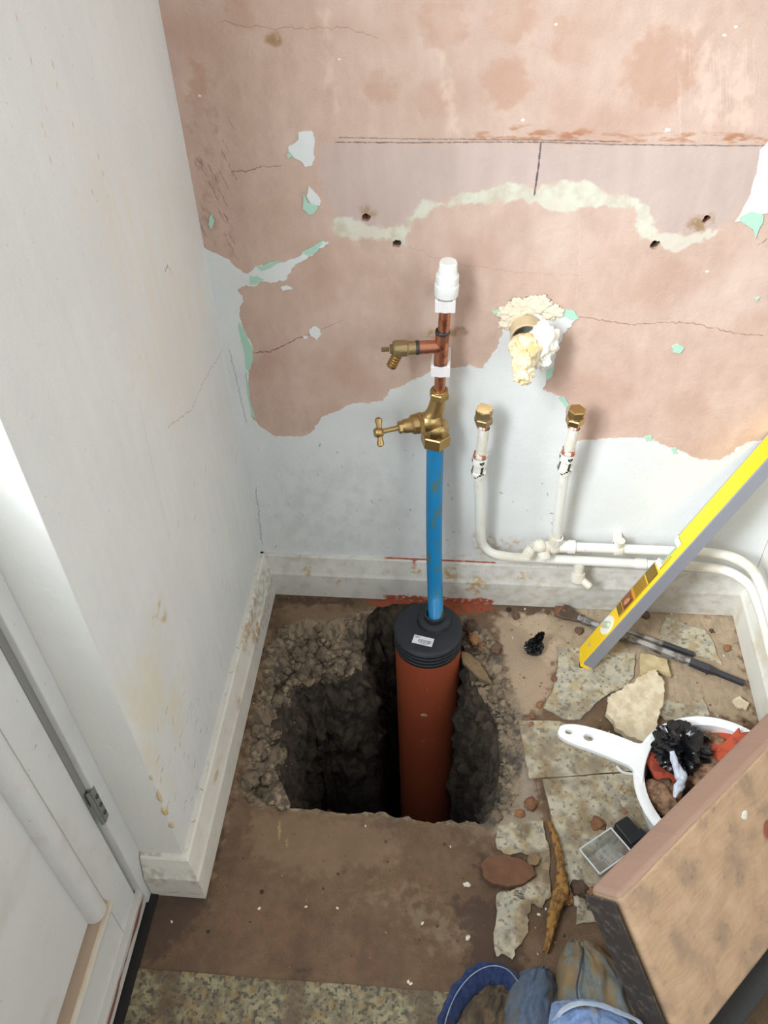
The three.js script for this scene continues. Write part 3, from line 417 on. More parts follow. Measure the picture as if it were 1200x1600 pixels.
// ------------------------------------------------------------------ floor with the dug hole
let floorTop, floor;
{
  const pt = (px, py, y) => { const p = fl(px, py, y); return [p.x, p.z]; };
  const deepPx = [[452, 1262, 0], [480, 1264, 0], [510, 1268, 0], [545, 1272, 0], [580, 1269, 0], [610, 1274, 0], [640, 1275, 0], [665, 1284, 0], [690, 1283, 0], [720, 1285, 0], [745, 1286, 0], [757, 1286, 0], [770, 1265, 0], [777, 1230, -0.005], [781, 1180, -0.008], [777, 1130, -0.01], [763, 1100, -0.015], [745, 1080, -0.02], [733, 1062, -0.02], [727, 1030, -0.02], [722, 1000, -0.02], [712, 975, -0.02], [690, 958, -0.02], [650, 952, -0.02], [612, 954, -0.02], [590, 964, -0.03], [574, 985, -0.04], [568, 1015, -0.045], [566, 1056, -0.045], [540, 1066, -0.045], [505, 1066, -0.045], [472, 1073, -0.045], [455, 1098, -0.045], [443, 1130, -0.045], [437, 1170, -0.04], [437, 1215, -0.03], [444, 1248, -0.012]];
  const deep = jag(deepPx.map((p) => pt(p[0], p[1], p[2])), 0.004, 3, 77);
  const dipPx = [[424, 1010], [443, 982], [470, 968], [520, 968], [560, 956], [600, 946], [650, 942], [720, 958], [760, 985], [778, 1010], [792, 1050], [815, 1100], [820, 1190], [806, 1268], [765, 1292], [600, 1278], [452, 1266], [405, 1262], [378, 1240], [388, 1180], [402, 1100], [414, 1040]];
  const dip = jag(dipPx.map((p) => pt(p[0], p[1], 0)), 0.006, 2, 78);
  const near = (poly, x, z) => { let best = 1e9, bx = 0, bz = 0, inside = false; for (let i = 0, j = poly.length - 1; i < poly.length; j = i++) { const [ax, az] = poly[j], [cx, cz] = poly[i], dx = cx - ax, dz = cz - az, t = clamp(((x - ax) * dx + (z - az) * dz) / (dx * dx + dz * dz), 0, 1), qx = ax + t * dx, qz = az + t * dz, d = (x - qx) ** 2 + (z - qz) ** 2; if (d < best) { best = d; bx = qx; bz = qz; } if ((az > z) !== (cz > z) && x < (cx - ax) * (z - az) / (cz - az) + ax) inside = !inside; } return { d: Math.sqrt(best) * (inside ? 1 : -1), x: bx, z: bz }; };
  const height = (x, z) => {
    if (x < -0.02 || x > 0.85 || z > 0.62) return 0;
    let h = 0.0009 * f2(x * 34, z * 34, 4) + 0.0008 * f2(x * 8, z * 8, 2) - 0.0012;
    if (z < 0.47) {
      const e = near(dip, x, z).d;
      if (e > 0) {
        const k = sst(e, 0, 0.03), side = lerp(1, 0.45, sst(x, 0.30, 0.36)), front = 1 - sst(z, 0.385, 0.41);
        h -= k * front * side * (0.036 + 0.022 * f2(x * 16 + 4, z * 16, 3)) + k * front * (0.011 * Math.abs(f2(x * 55, z * 55, 3)) + 0.006 * f2(x * 140, z * 140, 2)) - 0.004 * k * front;
      }
    }
    return h;
  };
  floorTop = height;
  // grid, fine around the hole
  const span = (a, b, s) => { const o = [], n = Math.round((b - a) / s); for (let i = 0; i < n; i++) o.push(a + (b - a) * i / n); return o; };
  const xs = [...span(-0.22, 0, 0.055), ...span(0, 0.45, 0.003), ...span(0.45, 0.84, 0.006), ...span(0.84, 1.9, 0.1), 1.9], zs = [...span(-0.1, 0, 0.05), ...span(0, 0.45, 0.003), ...span(0.45, 0.75, 0.01), ...span(0.75, 2.42, 0.12), 2.42];
  const pos = [], uv = [], state = [], idx = [];
  for (const z of zs) for (const x of xs) {
    let e = { d: -1 }; if (x > 0.03 && x < 0.45 && z > 0.0 && z < 0.45) e = near(deep, x, z);
    const [X, Z] = e.d > 0 ? [e.x, e.z] : [x, z];
    pos.push(X, height(X, Z), Z); uv.push(X, -Z); state.push(e.d > 0 ? 1 : 0);
  }
  const nx = xs.length;
  for (let j = 0; j + 1 < zs.length; j++) for (let i = 0; i + 1 < nx; i++) { const a = j * nx + i, b = a + 1, c = a + nx, d = c + 1; for (const t of [[a, c, b], [b, c, d]]) if (!(state[t[0]] && state[t[1]] && state[t[2]])) idx.push(...t); }
  const g = new THREE.BufferGeometry(); g.setAttribute('position', new THREE.Float32BufferAttribute(pos, 3)); g.setAttribute('uv', new THREE.Float32BufferAttribute(uv, 2)); g.setIndex(idx); g.computeVertexNormals();

  const dirtMap = planeMap(1536, 1408, [-0.1, -0.82, 0.9, 0.02], (px, py) => { const p = fl(px, py, 0); return [p.x, -p.z]; }, {
    rubble: [dipPx.map((p) => [p[0], p[1]])],
    edgeStrip: [[[430, 935], [425, 1000], [370, 1250], [330, 1380], [318, 1396], [340, 1300], [400, 1050]]],
    dusty: [[[770, 960], [860, 960], [870, 1010], [865, 1070], [845, 1110], [800, 1125], [790, 1040]]],
    grey: [[[760, 1080], [815, 1110], [830, 1200], [850, 1290], [800, 1320], [765, 1300], [790, 1200]]],
    red: [[[570, 938], [640, 936], [760, 943], [775, 950], [750, 958], [680, 960], [600, 952]]],
    sand: [[[880, 930], [1150, 960], [1185, 1130], [1000, 1100], [900, 1000]], [[800, 960], [900, 960], [1000, 1040], [860, 1040]]],
    tan: [[[440, 945], [600, 950], [560, 970], [450, 985]], [[395, 1262], [470, 1268], [600, 1290], [640, 1340], [500, 1370], [380, 1330]]],
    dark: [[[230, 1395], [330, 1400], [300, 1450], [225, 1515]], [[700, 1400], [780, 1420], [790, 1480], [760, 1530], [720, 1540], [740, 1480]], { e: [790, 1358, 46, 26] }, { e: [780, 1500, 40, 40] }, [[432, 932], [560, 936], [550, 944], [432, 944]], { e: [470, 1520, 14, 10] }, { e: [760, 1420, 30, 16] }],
    redBrown: [{ e: [420, 1440, 90, 40] }, { e: [560, 1500, 60, 30] }, { e: [640, 1380, 80, 30] }, { e: [345, 1360, 10, 8] }, { e: [1137, 1012, 8, 5] }],
    pale: [{ e: [680, 1440, 40, 26] }, { e: [620, 1400, 60, 20] }, { e: [740, 1300, 40, 14] }, { e: [690, 1460, 50, 24] }],
  }, (a, b, at, soft) => {
    const n = f2(a * 9, b * 9, 5), m = f2(a * 45, b * 45, 4), k = N2(a * 420, b * 420), q = f2(a * 150, b * 150, 2);
    let c = [108 + 12 * n + 9 * m + 6 * k, 86 + 11 * n + 9 * m + 6 * k, 66 + 10 * n + 8 * m + 6 * k];
    c = mix(c, [90, 71, 58], 0.6 * sst(f2(a * 6 + 2, b * 6, 4), 0.05, 0.5));
    c = mix(c, [142, 117, 92], 0.5 * soft('tan', a, b, 0.02, 20, 0.01));
    c = mix(c, [122, 84, 64], 0.45 * soft('redBrown', a, b, 0.03, 16, 0.014) * sst(m, -0.4, 0.5));
    c = mix(c, [134, 122, 100], 0.5 * soft('pale', a, b, 0.03, 16, 0.012) * sst(m, -0.4, 0.4));
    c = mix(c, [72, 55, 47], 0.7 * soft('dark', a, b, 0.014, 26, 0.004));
    c = mix(c, [186 + 10 * m, 164 + 10 * m, 138 + 10 * m], 0.85 * soft('sand', a, b, 0.02, 20, 0.01));
    c = mix(c, [150, 138, 118], 0.7 * soft('sand', a, b, 0.02, 20, 0.01) * sst(f2(a * 60, b * 24, 3), 0.05, 0.5));
    c = mix(c, [190, 166, 142], 0.75 * soft('dusty', a, b, 0.012, 26, 0.006));
    c = mix(c, [166 + 12 * m, 154 + 12 * m, 138 + 12 * m], 0.8 * soft('grey', a, b, 0.012, 26, 0.006));
    const r = soft('rubble', a, b, 0.006, 40, 0.003);
    c = mix(c, mix([138, 122, 102], [92, 80, 68], sst(m + 0.5 * q, -0.2, 0.5)), 0.85 * r);
    c = mix(c, [158, 140, 114], 0.7 * r * sst(f2(a * 26 + 7, b * 26, 3), 0.22, 0.4));
    c = mix(c, [74, 68, 63], 0.7 * r * sst(f2(a * 20 - 7, b * 20, 3), 0.2, 0.5));
    const e = soft('edgeStrip', a, b, 0.008, 40, 0.002); c = mix(c, [148, 128, 104], 0.5 * e * sst(m, -0.3, 0.5)); c = mix(c, [64, 50, 42], 0.45 * e * sst(-m, 0.1, 0.5));
    c = mix(c, [164, 74, 48], 0.85 * soft('red', a, b, 0.004, 50, 0.002) * sst(m, -0.7, 0.0));
    if (k > 0.94) c = mix(c, [206, 188, 164], 0.45); if (k < -0.93) c = mix(c, [62, 48, 40], 0.5);
    return c;
  }, (mark, gg, P) => {
    for (const [x, y, r] of [[409, 1393, 2.4], [325, 1455, 1.8], [528, 1365, 1.4], [795, 952, 4], [505, 1388, 1.2], [380, 1340, 1], [395, 1290, 0.8]]) { const p = P([x, y]); gg.fillStyle = 'rgba(40,30,26,0.75)'; gg.beginPath(); gg.ellipse(p[0], p[1], r * 2, r * 2.4, 0, 0, 7); gg.fill(); }
    mark([[437, 1282], [436, 1312]], 4, 'rgba(176,150,108,0.35)', 0.002, 8); mark([[447, 1308], [449, 1322]], 3, 'rgba(176,150,108,0.35)', 0.002, 9);
    mark([[535, 1390], [580, 1480], [600, 1530]], 0.8, 'rgba(96,76,62,0.4)', 0.004, 4);
    mark([[820, 1140], [845, 1255], [855, 1290]], 2.2, 'rgba(120,84,58,0.7)', 0.004, 5);
  });
  const soilBump = greyTex(512, (u, v) => 0.5 * fv(u, v, 16, 5, 61) + 0.5 * fv(u, v, 50, 3, 66), 0.16);
  M.dirt = std({ map: dirtMap, roughness: 0.95, bumpMap: soilBump, bumpScale: 0.0018 });
  floor = struct('floor', g, M.dirt, 'dirty screed floor with a dug hole');

  // lining of the hole: broken concrete and earth
  const ring = []; { const per = [0]; for (let i = 0; i < deep.length; i++) { const a = deep[i], b = deep[(i + 1) % deep.length]; per.push(per[i] + Math.hypot(b[0] - a[0], b[1] - a[1])); } const total = per[deep.length], n = 340; let k = 0; for (let i = 0; i < n; i++) { const s = total * i / n; while (per[k + 1] < s) k++; const a = deep[k], b = deep[(k + 1) % deep.length], t = (s - per[k]) / (per[k + 1] - per[k]); ring.push([lerp(a[0], b[0], t), lerp(a[1], b[1], t), s]); } ring.push([ring[0][0], ring[0][1], total]); }
  const depths = [-1, 0, 0.002, 0.005, 0.01, 0.016, 0.023, 0.031, 0.04, 0.05, 0.06, 0.072, 0.085, 0.1, 0.115, 0.13, 0.145, 0.16, 0.175, 0.19, 0.205, 0.22, 0.235, 0.25, 0.27, 0.29, 0.31, 0.33, 0.36, 0.4, 0.44, 0.48, 0.54, 0.62, 0.72, 0.82], lp = [], lu = [], li = [], cx = 0.25, cz = 0.25;
  depths.forEach((d, k) => ring.forEach(([x, z, s], i) => {
    const n = ring.length - 1, a = ring[(i - 3 + n) % n], b = ring[(i + 3) % n]; let ox = (b[1] - a[1]), oz = -(b[0] - a[0]); const L = Math.hypot(ox, oz) || 1; ox /= L; oz /= L; if (ox * (x - cx) + oz * (z - cz) < 0) { ox = -ox; oz = -oz; }
    if (d < 0) { lp.push(x + ox * 0.03, Math.min(height(x, z), height(x + ox * 0.03, z + oz * 0.03)) - 0.008, z + oz * 0.03); lu.push(s, 0); return; }
    const w = sst(d, 0, 0.03), amp = w * (0.018 * f3(x * 16, d * 16, z * 16, 3) + 0.010 * f3(x * 55, d * 55, z * 55, 2)) - w * 0.016 * Math.min(1, d / 0.12);
    lp.push(x + ox * amp, height(x, z) - d, z + oz * amp); lu.push(s, -d);
  }));
  for (let k = 0; k + 1 < depths.length; k++) for (let i = 0; i + 1 < ring.length; i++) { const a = k * ring.length + i, b = a + 1, c = a + ring.length, d = c + 1; li.push(a, c, b, b, c, d); }
  const base = lp.length / 3; lp.push(cx, -0.83, cz); lu.push(0, 0); for (let i = 0; i + 1 < ring.length; i++) li.push(base, base - ring.length + i, base - ring.length + i + 1);
  const lg = new THREE.BufferGeometry(); lg.setAttribute('position', new THREE.Float32BufferAttribute(lp, 3)); lg.setAttribute('uv', new THREE.Float32BufferAttribute(lu, 2)); lg.setIndex(li); lg.computeVertexNormals();
  const pit = dataTex(1024, 1024, (u, v) => { const d = (1 - v) * 0.85, s = u * 1.4, m = f2(s * 45, d * 45, 4), e = f2(s * 14, 3 + d * 8, 3); let c = mix([86, 75, 63], [58, 50, 43], sst(m + 0.5 * e, -0.4, 0.5)); return c; }, true, 1.4, 0.85);
  part('hole_lining', lg, std({ map: pit, roughness: 1, bumpMap: soilBump, bumpScale: 0.003 }), floor, 'rough broken earth and concrete sides of the hole');

  // lumps of broken concrete along the rim
  { const rr = rng(515), by = [[], []]; for (let i = 0, k = 0; k < 150 && i < 6000; i++) { const x = 0.03 + 0.40 * rr(), z = 0.03 + 0.38 * rr(), e = near(dip, x, z).d, q = near(deep, x, z).d; if (e < 0.004 || q > -0.005 || (x > 0.25 && z > 0.12 && rr() < 0.75)) continue; const r = 0.003 + 0.011 * Math.pow(rr(), 2.2); by[k % 2].push(lump(r * (0.8 + 0.6 * rr()), r * 0.7, r * (0.8 + 0.6 * rr()), i, 1, 0.5, 1.8).rotateY(rr() * 6).translate(x, height(x, z) + r * 0.15, z)); k++; }
    by.forEach((gs, i) => { const m = part('broken_concrete', gs, std({ map: dataTex(128, 128, (u, v) => mix(i ? [152, 134, 110] : [122, 108, 90], [90, 78, 66], sst(fv(u, v, 8, 4, 521 + i), 0.3, 0.75)), true, 0.05), roughness: 1, bumpMap: soilBump, bumpScale: 0.002 }), floor, 'lumps of broken concrete round the hole'); m.userData.kind = 'stuff'; }); }
  // vinyl tiles that are left, speckled stone print
  const speck = (dirt, seed) => dataTex(512, 512, (u, v) => {
    const a = fv(u, v, 16, 3, seed), b = fv(u, v, 34, 3, seed + 5), d = fv(u, v, 5, 5, seed + 9), y = fv(u, v, 9, 4, seed + 12);
    let c = mix([198, 189, 166], [176, 172, 158], sst(a, 0.35, 0.7)); c = mix(c, [172, 144, 96], 0.55 * sst(y, 0.52, 0.75)); c = mix(c, [100, 95, 86], 0.65 * sst(b, 0.58, 0.78));
    c = mix(c, [112, 94, 70], dirt * (0.10 + 0.85 * sst(d + 0.3 * (a - 0.5), 0.35, 0.75))); return c;
  }, true, 0.16);
  const grimyShaded = dataTex(512, 512, (u, v) => { const a = fv(u, v, 26, 4, 601), b = fv(u, v, 40, 3, 605), d = fv(u, v, 4, 6, 609), y = fv(u, v, 14, 4, 612); let c = mix([148, 138, 108], [108, 98, 76], sst(a, 0.3, 0.7)); c = mix(c, [136, 106, 62], 0.6 * sst(y, 0.5, 0.75)); c = mix(c, [58, 54, 50], 0.75 * sst(b, 0.52, 0.72)); return mix(c, [88, 70, 52], 0.75 * sst(d, 0.35, 0.7)); }, true, 0.16);  // olive grime, darkened further with the shadow of whoever stands at the camera
  const tileM = [speck(0.6, 3), speck(0.95, 17), speck(0.45, 29), grimyShaded].map((map) => std({ map, roughness: 0.55, bumpMap: fineBump, bumpScale: 0.0004 }));
  const tile = (px, k, seed, amp = 0.002, t = 0.0024) => {
    const pts = jag(px.map((p) => { const q = fl(p[0], p[1], 0); return [q.x, -q.z]; }), amp, 3, seed);
    const gg = new THREE.ExtrudeGeometry(shapeOf(pts), { depth: t, bevelEnabled: true, bevelSize: 0.0004, bevelThickness: 0.0004, bevelSegments: 1 }).rotateX(-Math.PI / 2).translate(0, -0.0004, 0);
    return part('vinyl_tile', metricUV(gg), tileM[k], floor);
  };
  tile([[871, 1012], [930, 1016], [993, 1022], [990, 1050], [983, 1068], [950, 1085], [930, 1100], [905, 1125], [882, 1124], [850, 1106], [862, 1085], [867, 1068], [872, 1040]], 2, 1);
  tile([[811, 1127], [874, 1128], [930, 1150], [1000, 1178], [1002, 1204], [827, 1217], [820, 1180]], 0, 2, 0.001);
  tile([[848, 1219], [1004, 1207], [1030, 1290], [1040, 1390], [960, 1440], [905, 1420], [880, 1400], [870, 1330], [862, 1280]], 0, 3, 0.001);
  tile([[778, 1292], [848, 1284], [858, 1330], [862, 1400], [848, 1420], [800, 1400], [835, 1340], [800, 1335], [776, 1325]], 1, 4, 0.004);
  tile([[776, 1400], [800, 1392], [830, 1410], [825, 1450], [800, 1500], [776, 1495]], 1, 5, 0.006);
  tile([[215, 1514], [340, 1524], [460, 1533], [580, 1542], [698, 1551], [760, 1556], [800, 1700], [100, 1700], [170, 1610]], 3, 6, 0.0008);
  tile([[1028, 1090], [1060, 1100], [1098, 1094], [1108, 1118], [1040, 1125], [1020, 1110]], 2, 7, 0.002);
  tile([[905, 1400], [940, 1398], [946, 1440], [900, 1445]], 2, 8, 0.002);
  tile([[1040, 965], [1100, 985], [1128, 1040], [1080, 1022], [1030, 1000]], 2, 9, 0.004);
}

// ------------------------------------------------------------------ terracotta drain pipe, its rubber cap
{
  const cx = 0.295, cz = 0.121, top = 0.02, R = 0.0545;
  const pvc = dataTex(256, 512, (u, v) => { const n = fv(u, v, 6, 4, 71); let c = [168 + 8 * n, 82 + 6 * n, 54 + 5 * n]; const sp = fv(u, v, 30, 3, 75); return mix(c, [196, 150, 130], 0.5 * sst(sp, 0.76, 0.86)); }, true, 0.35, 0.6);
  const t = thing('drain_pipe', 'upright terracotta orange plastic drain pipe standing in the hole', 'drain pipe');
  const body = lathe([[R - 0.0035, -0.84], [R, -0.84], [R, top - 0.001], [R - 0.001, top], [R - 0.0035, top], [R - 0.0035, -0.84]], 64); const uv = body.attributes.uv, bp = body.attributes.position; for (let i = 0; i < uv.count; i++) uv.setXY(i, uv.getX(i), bp.getY(i));
  part('pipe', body, std({ map: pvc, roughness: 0.42 }), t); t.position.set(cx, 0, cz);
  part('dust_smear', lump(0.006, 0.004, 0.0006, 3, 2, 0.3).translate(-0.004, -0.115, R), std({ color: S(190, 170, 158), roughness: 0.9 }), t, 'pale dust smear');

  const c = thing('rubber_cap', 'black ribbed rubber cap with barcode sticker on the orange pipe', 'pipe cap'); c.position.set(cx, top, cz);
  const ribs = [[0.0, 0.0005], [R - 0.006, -0.03], [R - 0.0037, -0.028], [R - 0.0037, 0.0006]]; const prof = [[0, -0.03], [R - 0.0045, -0.03], [R - 0.0045, 0.0004], [R + 0.0005, 0.0006]];
  for (let i = 0; i < 4; i++) { const y = 0.001 + i * 0.0082; prof.push([R + 0.0012, y + 0.0012], [R + 0.0012, y + 0.005], [R - 0.0012, y + 0.0062], [R - 0.0012, y + 0.0076]); }
  prof.push([R + 0.001, 0.035], [R - 0.001, 0.0375], [R - 0.006, 0.0385], [0.02, 0.0385], [0, 0.0385]);
  part('cap_body', creased(lathe(prof, 64), 0.5), M.rubber, c);
  part('collar', creased(lathe([[0.012, 0.038], [0.029, 0.0385], [0.026, 0.044], [0.0175, 0.047], [0.0165, 0.056], [0.0135, 0.057], [0.012, 0.05]], 40).translate(0.0098, 0, -0.014), 0.5), M.rubber, c);
  const cv = document.createElement('canvas'); cv.width = 256; cv.height = 128; const q = cv.getContext('2d'); q.fillStyle = '#dcdde0'; q.fillRect(0, 0, 256, 128); q.fillStyle = '#50525a'; q.fillRect(16, 18, 64, 8); q.fillRect(16, 34, 40, 6); const r = rng(4); for (let x = 70; x < 236;) { const w = 2 + Math.floor(r() * 5); q.fillRect(x, 48, w, 48); x += w + 2 + Math.floor(r() * 5); } q.font = '16px sans-serif'; q.fillRect(90, 104, 120, 7);
  const tex = new THREE.CanvasTexture(cv); tex.colorSpace = THREE.SRGBColorSpace;
  const st = new THREE.BoxGeometry(0.033, 0.0006, 0.0165); const sg = part('barcode_sticker', st, std({ map: tex, roughness: 0.5 }), c, 'white barcode sticker');
  const sp = fl(661, 1001, top + 0.0392); sg.position.set(sp.x - cx, 0.0390, sp.z - cz); sg.rotation.y = -0.22;
}

// ------------------------------------------------------------------ the new water riser
{
  const t = thing('water_riser', 'blue plastic water pipe rising to a brass stop tap, copper tee and white end cap', 'water pipe');
  const pCap = wz(698, 420, 0.040), pTop = wz(697, 462, 0.040), pTee = wz(690, 541, 0.040), pN = wz(686, 618, 0.041), pV = wz(683, 655, 0.042), pLow = wz(680, 692, 0.043);
  const bt = fl(681, 972, 0.062);
  const mud = dataTex(128, 512, (u, v) => { const n = fv(u, v, 8, 4, 81); let c = [22 + 10 * n, 122 + 12 * n, 178 + 12 * n]; return mix(c, [112, 112, 84], 0.75 * sst(fv(u, v, 14, 4, 85), 0.6, 0.72)); }, true, 0.08, 0.32);
  mud.rotation = Math.PI / 2;
  part('blue_pipe', tube([pLow.clone().add(V(0, 0.015, 0)), pLow, wz(678.5, 780, 0.050), wz(678.5, 870, 0.062), wz(680, 930, 0.08), bt, V(bt.x + 0.001, 0.0, bt.z + 0.004)], 0.0125, 80, 24), std({ map: mud, roughness: 0.4 }), t, 'blue plastic pipe flecked with mud');
  const axis = pN.clone().sub(pLow).normalize(), left = V(-0.93, -0.02, 0.36).normalize();
  // stop tap
  const bodyGeos = [
    aim(creased(lathe([[0.0, -0.004], [0.0155, -0.004], [0.0175, 0.0], [0.0185, 0.008], [0.016, 0.016], [0.012, 0.02], [0, 0.021]], 32), 0.8), pLow.clone().addScaledVector(axis, 0.019), axis),   // swelling above the big nut
    capTube([pV.clone().addScaledVector(left, 0.014).addScaledVector(axis, 0.004), pV.clone().lerp(pN, 0.35).addScaledVector(left, 0.006), pN.clone().addScaledVector(axis, -0.002)], 0.0105, 20, 24),   // slanted neck to the upper nut
    capTube([pLow.clone().addScaledVector(axis, 0.02), pV, pN], 0.0095, 10, 24),
    aim(lathe([[0.0, -0.012], [0.0135, -0.010], [0.0145, 0.006], [0.0138, 0.02], [0, 0.02]], 32), pV.clone().addScaledVector(left, 0.006), left),
  ];
  const tap = part('stop_tap', bodyGeos, M.brass, t, 'brass stop tap');
  part('lower_nut', aim(hexNut(0.0215, 0.019, 0.0125, 0.3), pLow.clone().addScaledVector(axis, -0.001), axis), M.brass, tap);
  part('upper_nut', aim(merge([hexNut(0.0138, 0.011, 0.0076, 0.2), lathe([[0.0076, 0.011], [0.0118, 0.011], [0.0118, 0.014], [0.0076, 0.014]], 24).toNonIndexed()]), pN.clone().addScaledVector(axis, -0.004), axis), M.brass, tap);
  const pB = pV.clone().addScaledVector(left, 0.022);
  part('bonnet', [aim(hexNut(0.0165, 0.007, 0, 0.1), pB, left), aim(creased(lathe([[0, 0.007], [0.0145, 0.007], [0.0140, 0.014], [0.0105, 0.018], [0.0100, 0.026], [0.0075, 0.030], [0, 0.030]], 28), 0.5), pB, left)], M.brass, tap);
  part('gland_nut', aim(hexNut(0.0088, 0.006, 0, 0.4), pB.clone().addScaledVector(left, 0.029), left), M.brass, tap);
  part('spindle', aim(new THREE.CylinderGeometry(0.0036, 0.0036, 0.034, 16).translate(0, 0.017, 0), pB.clone().addScaledVector(left, 0.031), left), M.brass, tap);
  const pH = pB.clone().addScaledVector(left, 0.062), hd = V(-0.10, 0.82, -0.50).normalize();
  part('crosshead_handle', [aim(lathe([[0, -0.004], [0.0068, -0.004], [0.0075, 0.004], [0.005, 0.008], [0, 0.008]], 20), pH, left), ...[1, -1].map((s) => aim(creased(lathe([[0, 0], [0.0042, 0], [0.0036, 0.010], [0.0052, 0.0145], [0.0048, 0.0185], [0.002, 0.0205], [0, 0.0205]], 16), 0.7), pH, hd.clone().multiplyScalar(s)))], M.brass, tap);
  // copper above
  const cAx = pTop.clone().sub(pN).normalize();
  part('copper_pipe', capTube([pN, pTop.clone().addScaledVector(cAx, 0.01)], 0.0076, 12, 28), M.copper, t);
  const tLow = pTee.clone().addScaledVector(cAx, -0.028), tHi = pTee.clone().addScaledVector(cAx, 0.022), br = V(-0.985, 0.02, 0.17).normalize(), pBr = pTee.clone().addScaledVector(br, 0.032);
  const tee = part('copper_tee', [capTube([tLow, tHi], 0.0092, 8, 28), capTube([pTee, pBr], 0.0090, 8, 28)], M.copper, t, 'copper tee with dark solder rings');
  for (const [p, d] of [[tLow, cAx], [tHi, cAx], [pBr, br]]) part('solder_ring', aim(lathe([[0.0076, -0.0022], [0.0094, -0.0022], [0.0097, 0], [0.0094, 0.0022], [0.0076, 0.0022]], 28), p, d), M.solder, tee);
  const cock = part('drain_cock', [aim(creased(lathe([[0, 0], [0.0088, 0], [0.0092, 0.012], [0.0108, 0.014], [0.0112, 0.030], [0.0095, 0.032], [0, 0.032]], 28), 0.5), pBr, br)], M.brassDull, t, 'brass drain cock');
  const pc = pBr.clone().addScaledVector(br, 0.022), nd = V(-0.45, -0.80, 0.40).normalize();
  { const pr = [[0, 0.004], [0.0062, 0.004]]; for (let i = 0; i < 5; i++) { const y = 0.010 + i * 0.0036; pr.push([0.0062, y], [0.0076, y + 0.0006], [0.0062, y + 0.0032]); } pr.push([0.0045, 0.029], [0.003, 0.029], [0.003, 0.02], [0, 0.02]); part('ribbed_nozzle', aim(creased(lathe(pr, 20), 0.4), pc, nd), M.brass, cock); }
  part('square_spindle', [aim(new THREE.CylinderGeometry(0.0062, 0.0062, 0.005, 20).translate(0, 0.0025, 0), pBr.clone().addScaledVector(br, 0.031), br), aim(new THREE.BoxGeometry(0.0046, 0.010, 0.0046).translate(0, 0.010, 0), pBr.clone().addScaledVector(br, 0.032), br)], M.brassDull, cock);
  // white push-fit cap
  const base = pTop.clone(), cd = cAx;
  part('end_cap', aim(creased(lathe([[0.0077, 0], [0.0128, 0.0], [0.0148, 0.002], [0.0150, 0.0075], [0.0152, 0.008], [0.0152, 0.016], [0.0138, 0.0175], [0.0138, 0.0195], [0.0142, 0.020], [0.0142, 0.029], [0.0128, 0.0305], [0.0118, 0.032], [0.0118, 0.036], [0.0112, 0.038], [0.0112, 0.0445], [0.0100, 0.047], [0.004, 0.0482], [0, 0.0484]], 40), 0.45), base, cd), M.whitePlastic, t, 'white stepped push-fit end cap');

  // clips that hold the copper pipe
  const clip = (p, label) => {
    const o = thing('pipe_clip', label, 'pipe clip'), q = p.clone();
    const s = new THREE.Shape(); s.absarc(0, 0, 0.0105, rad(150), rad(390), false); s.absarc(0, 0, 0.0078, rad(390), rad(150), true);
    part('saddle', new THREE.ExtrudeGeometry(s, { depth: 0.016, bevelEnabled: false, curveSegments: 20 }).translate(0, 0, -0.008).rotateX(Math.PI / 2).rotateY(Math.PI).translate(q.x, q.y, q.z), M.clipPlastic, o);
    part('jaw', [rbox(q.x - 0.0128, q.x - 0.0086, q.y - 0.008, q.y + 0.010, q.z - 0.006, q.z + 0.009, 0.001), rbox(q.x + 0.0086, q.x + 0.0128, q.y - 0.008, q.y + 0.010, q.z - 0.006, q.z + 0.009, 0.001)], M.clipPlastic, o);
    part('clip_base', [rbox(q.x - 0.0125, q.x + 0.0125, q.y - 0.008, q.y + 0.008, 0.0012, q.z - 0.0085, 0.001), rbox(q.x - 0.0128, q.x + 0.0128, q.y - 0.008, q.y + 0.008, q.z + 0.0078, q.z + 0.0100, 0.0009)], M.clipPlastic, o);
  };
  clip(wz(696, 474, 0.040), 'white plastic clip gripping copper pipe just below the white end cap');
  clip(wz(688.5, 575, 0.040), 'white plastic clip gripping copper pipe just below the tee');
}

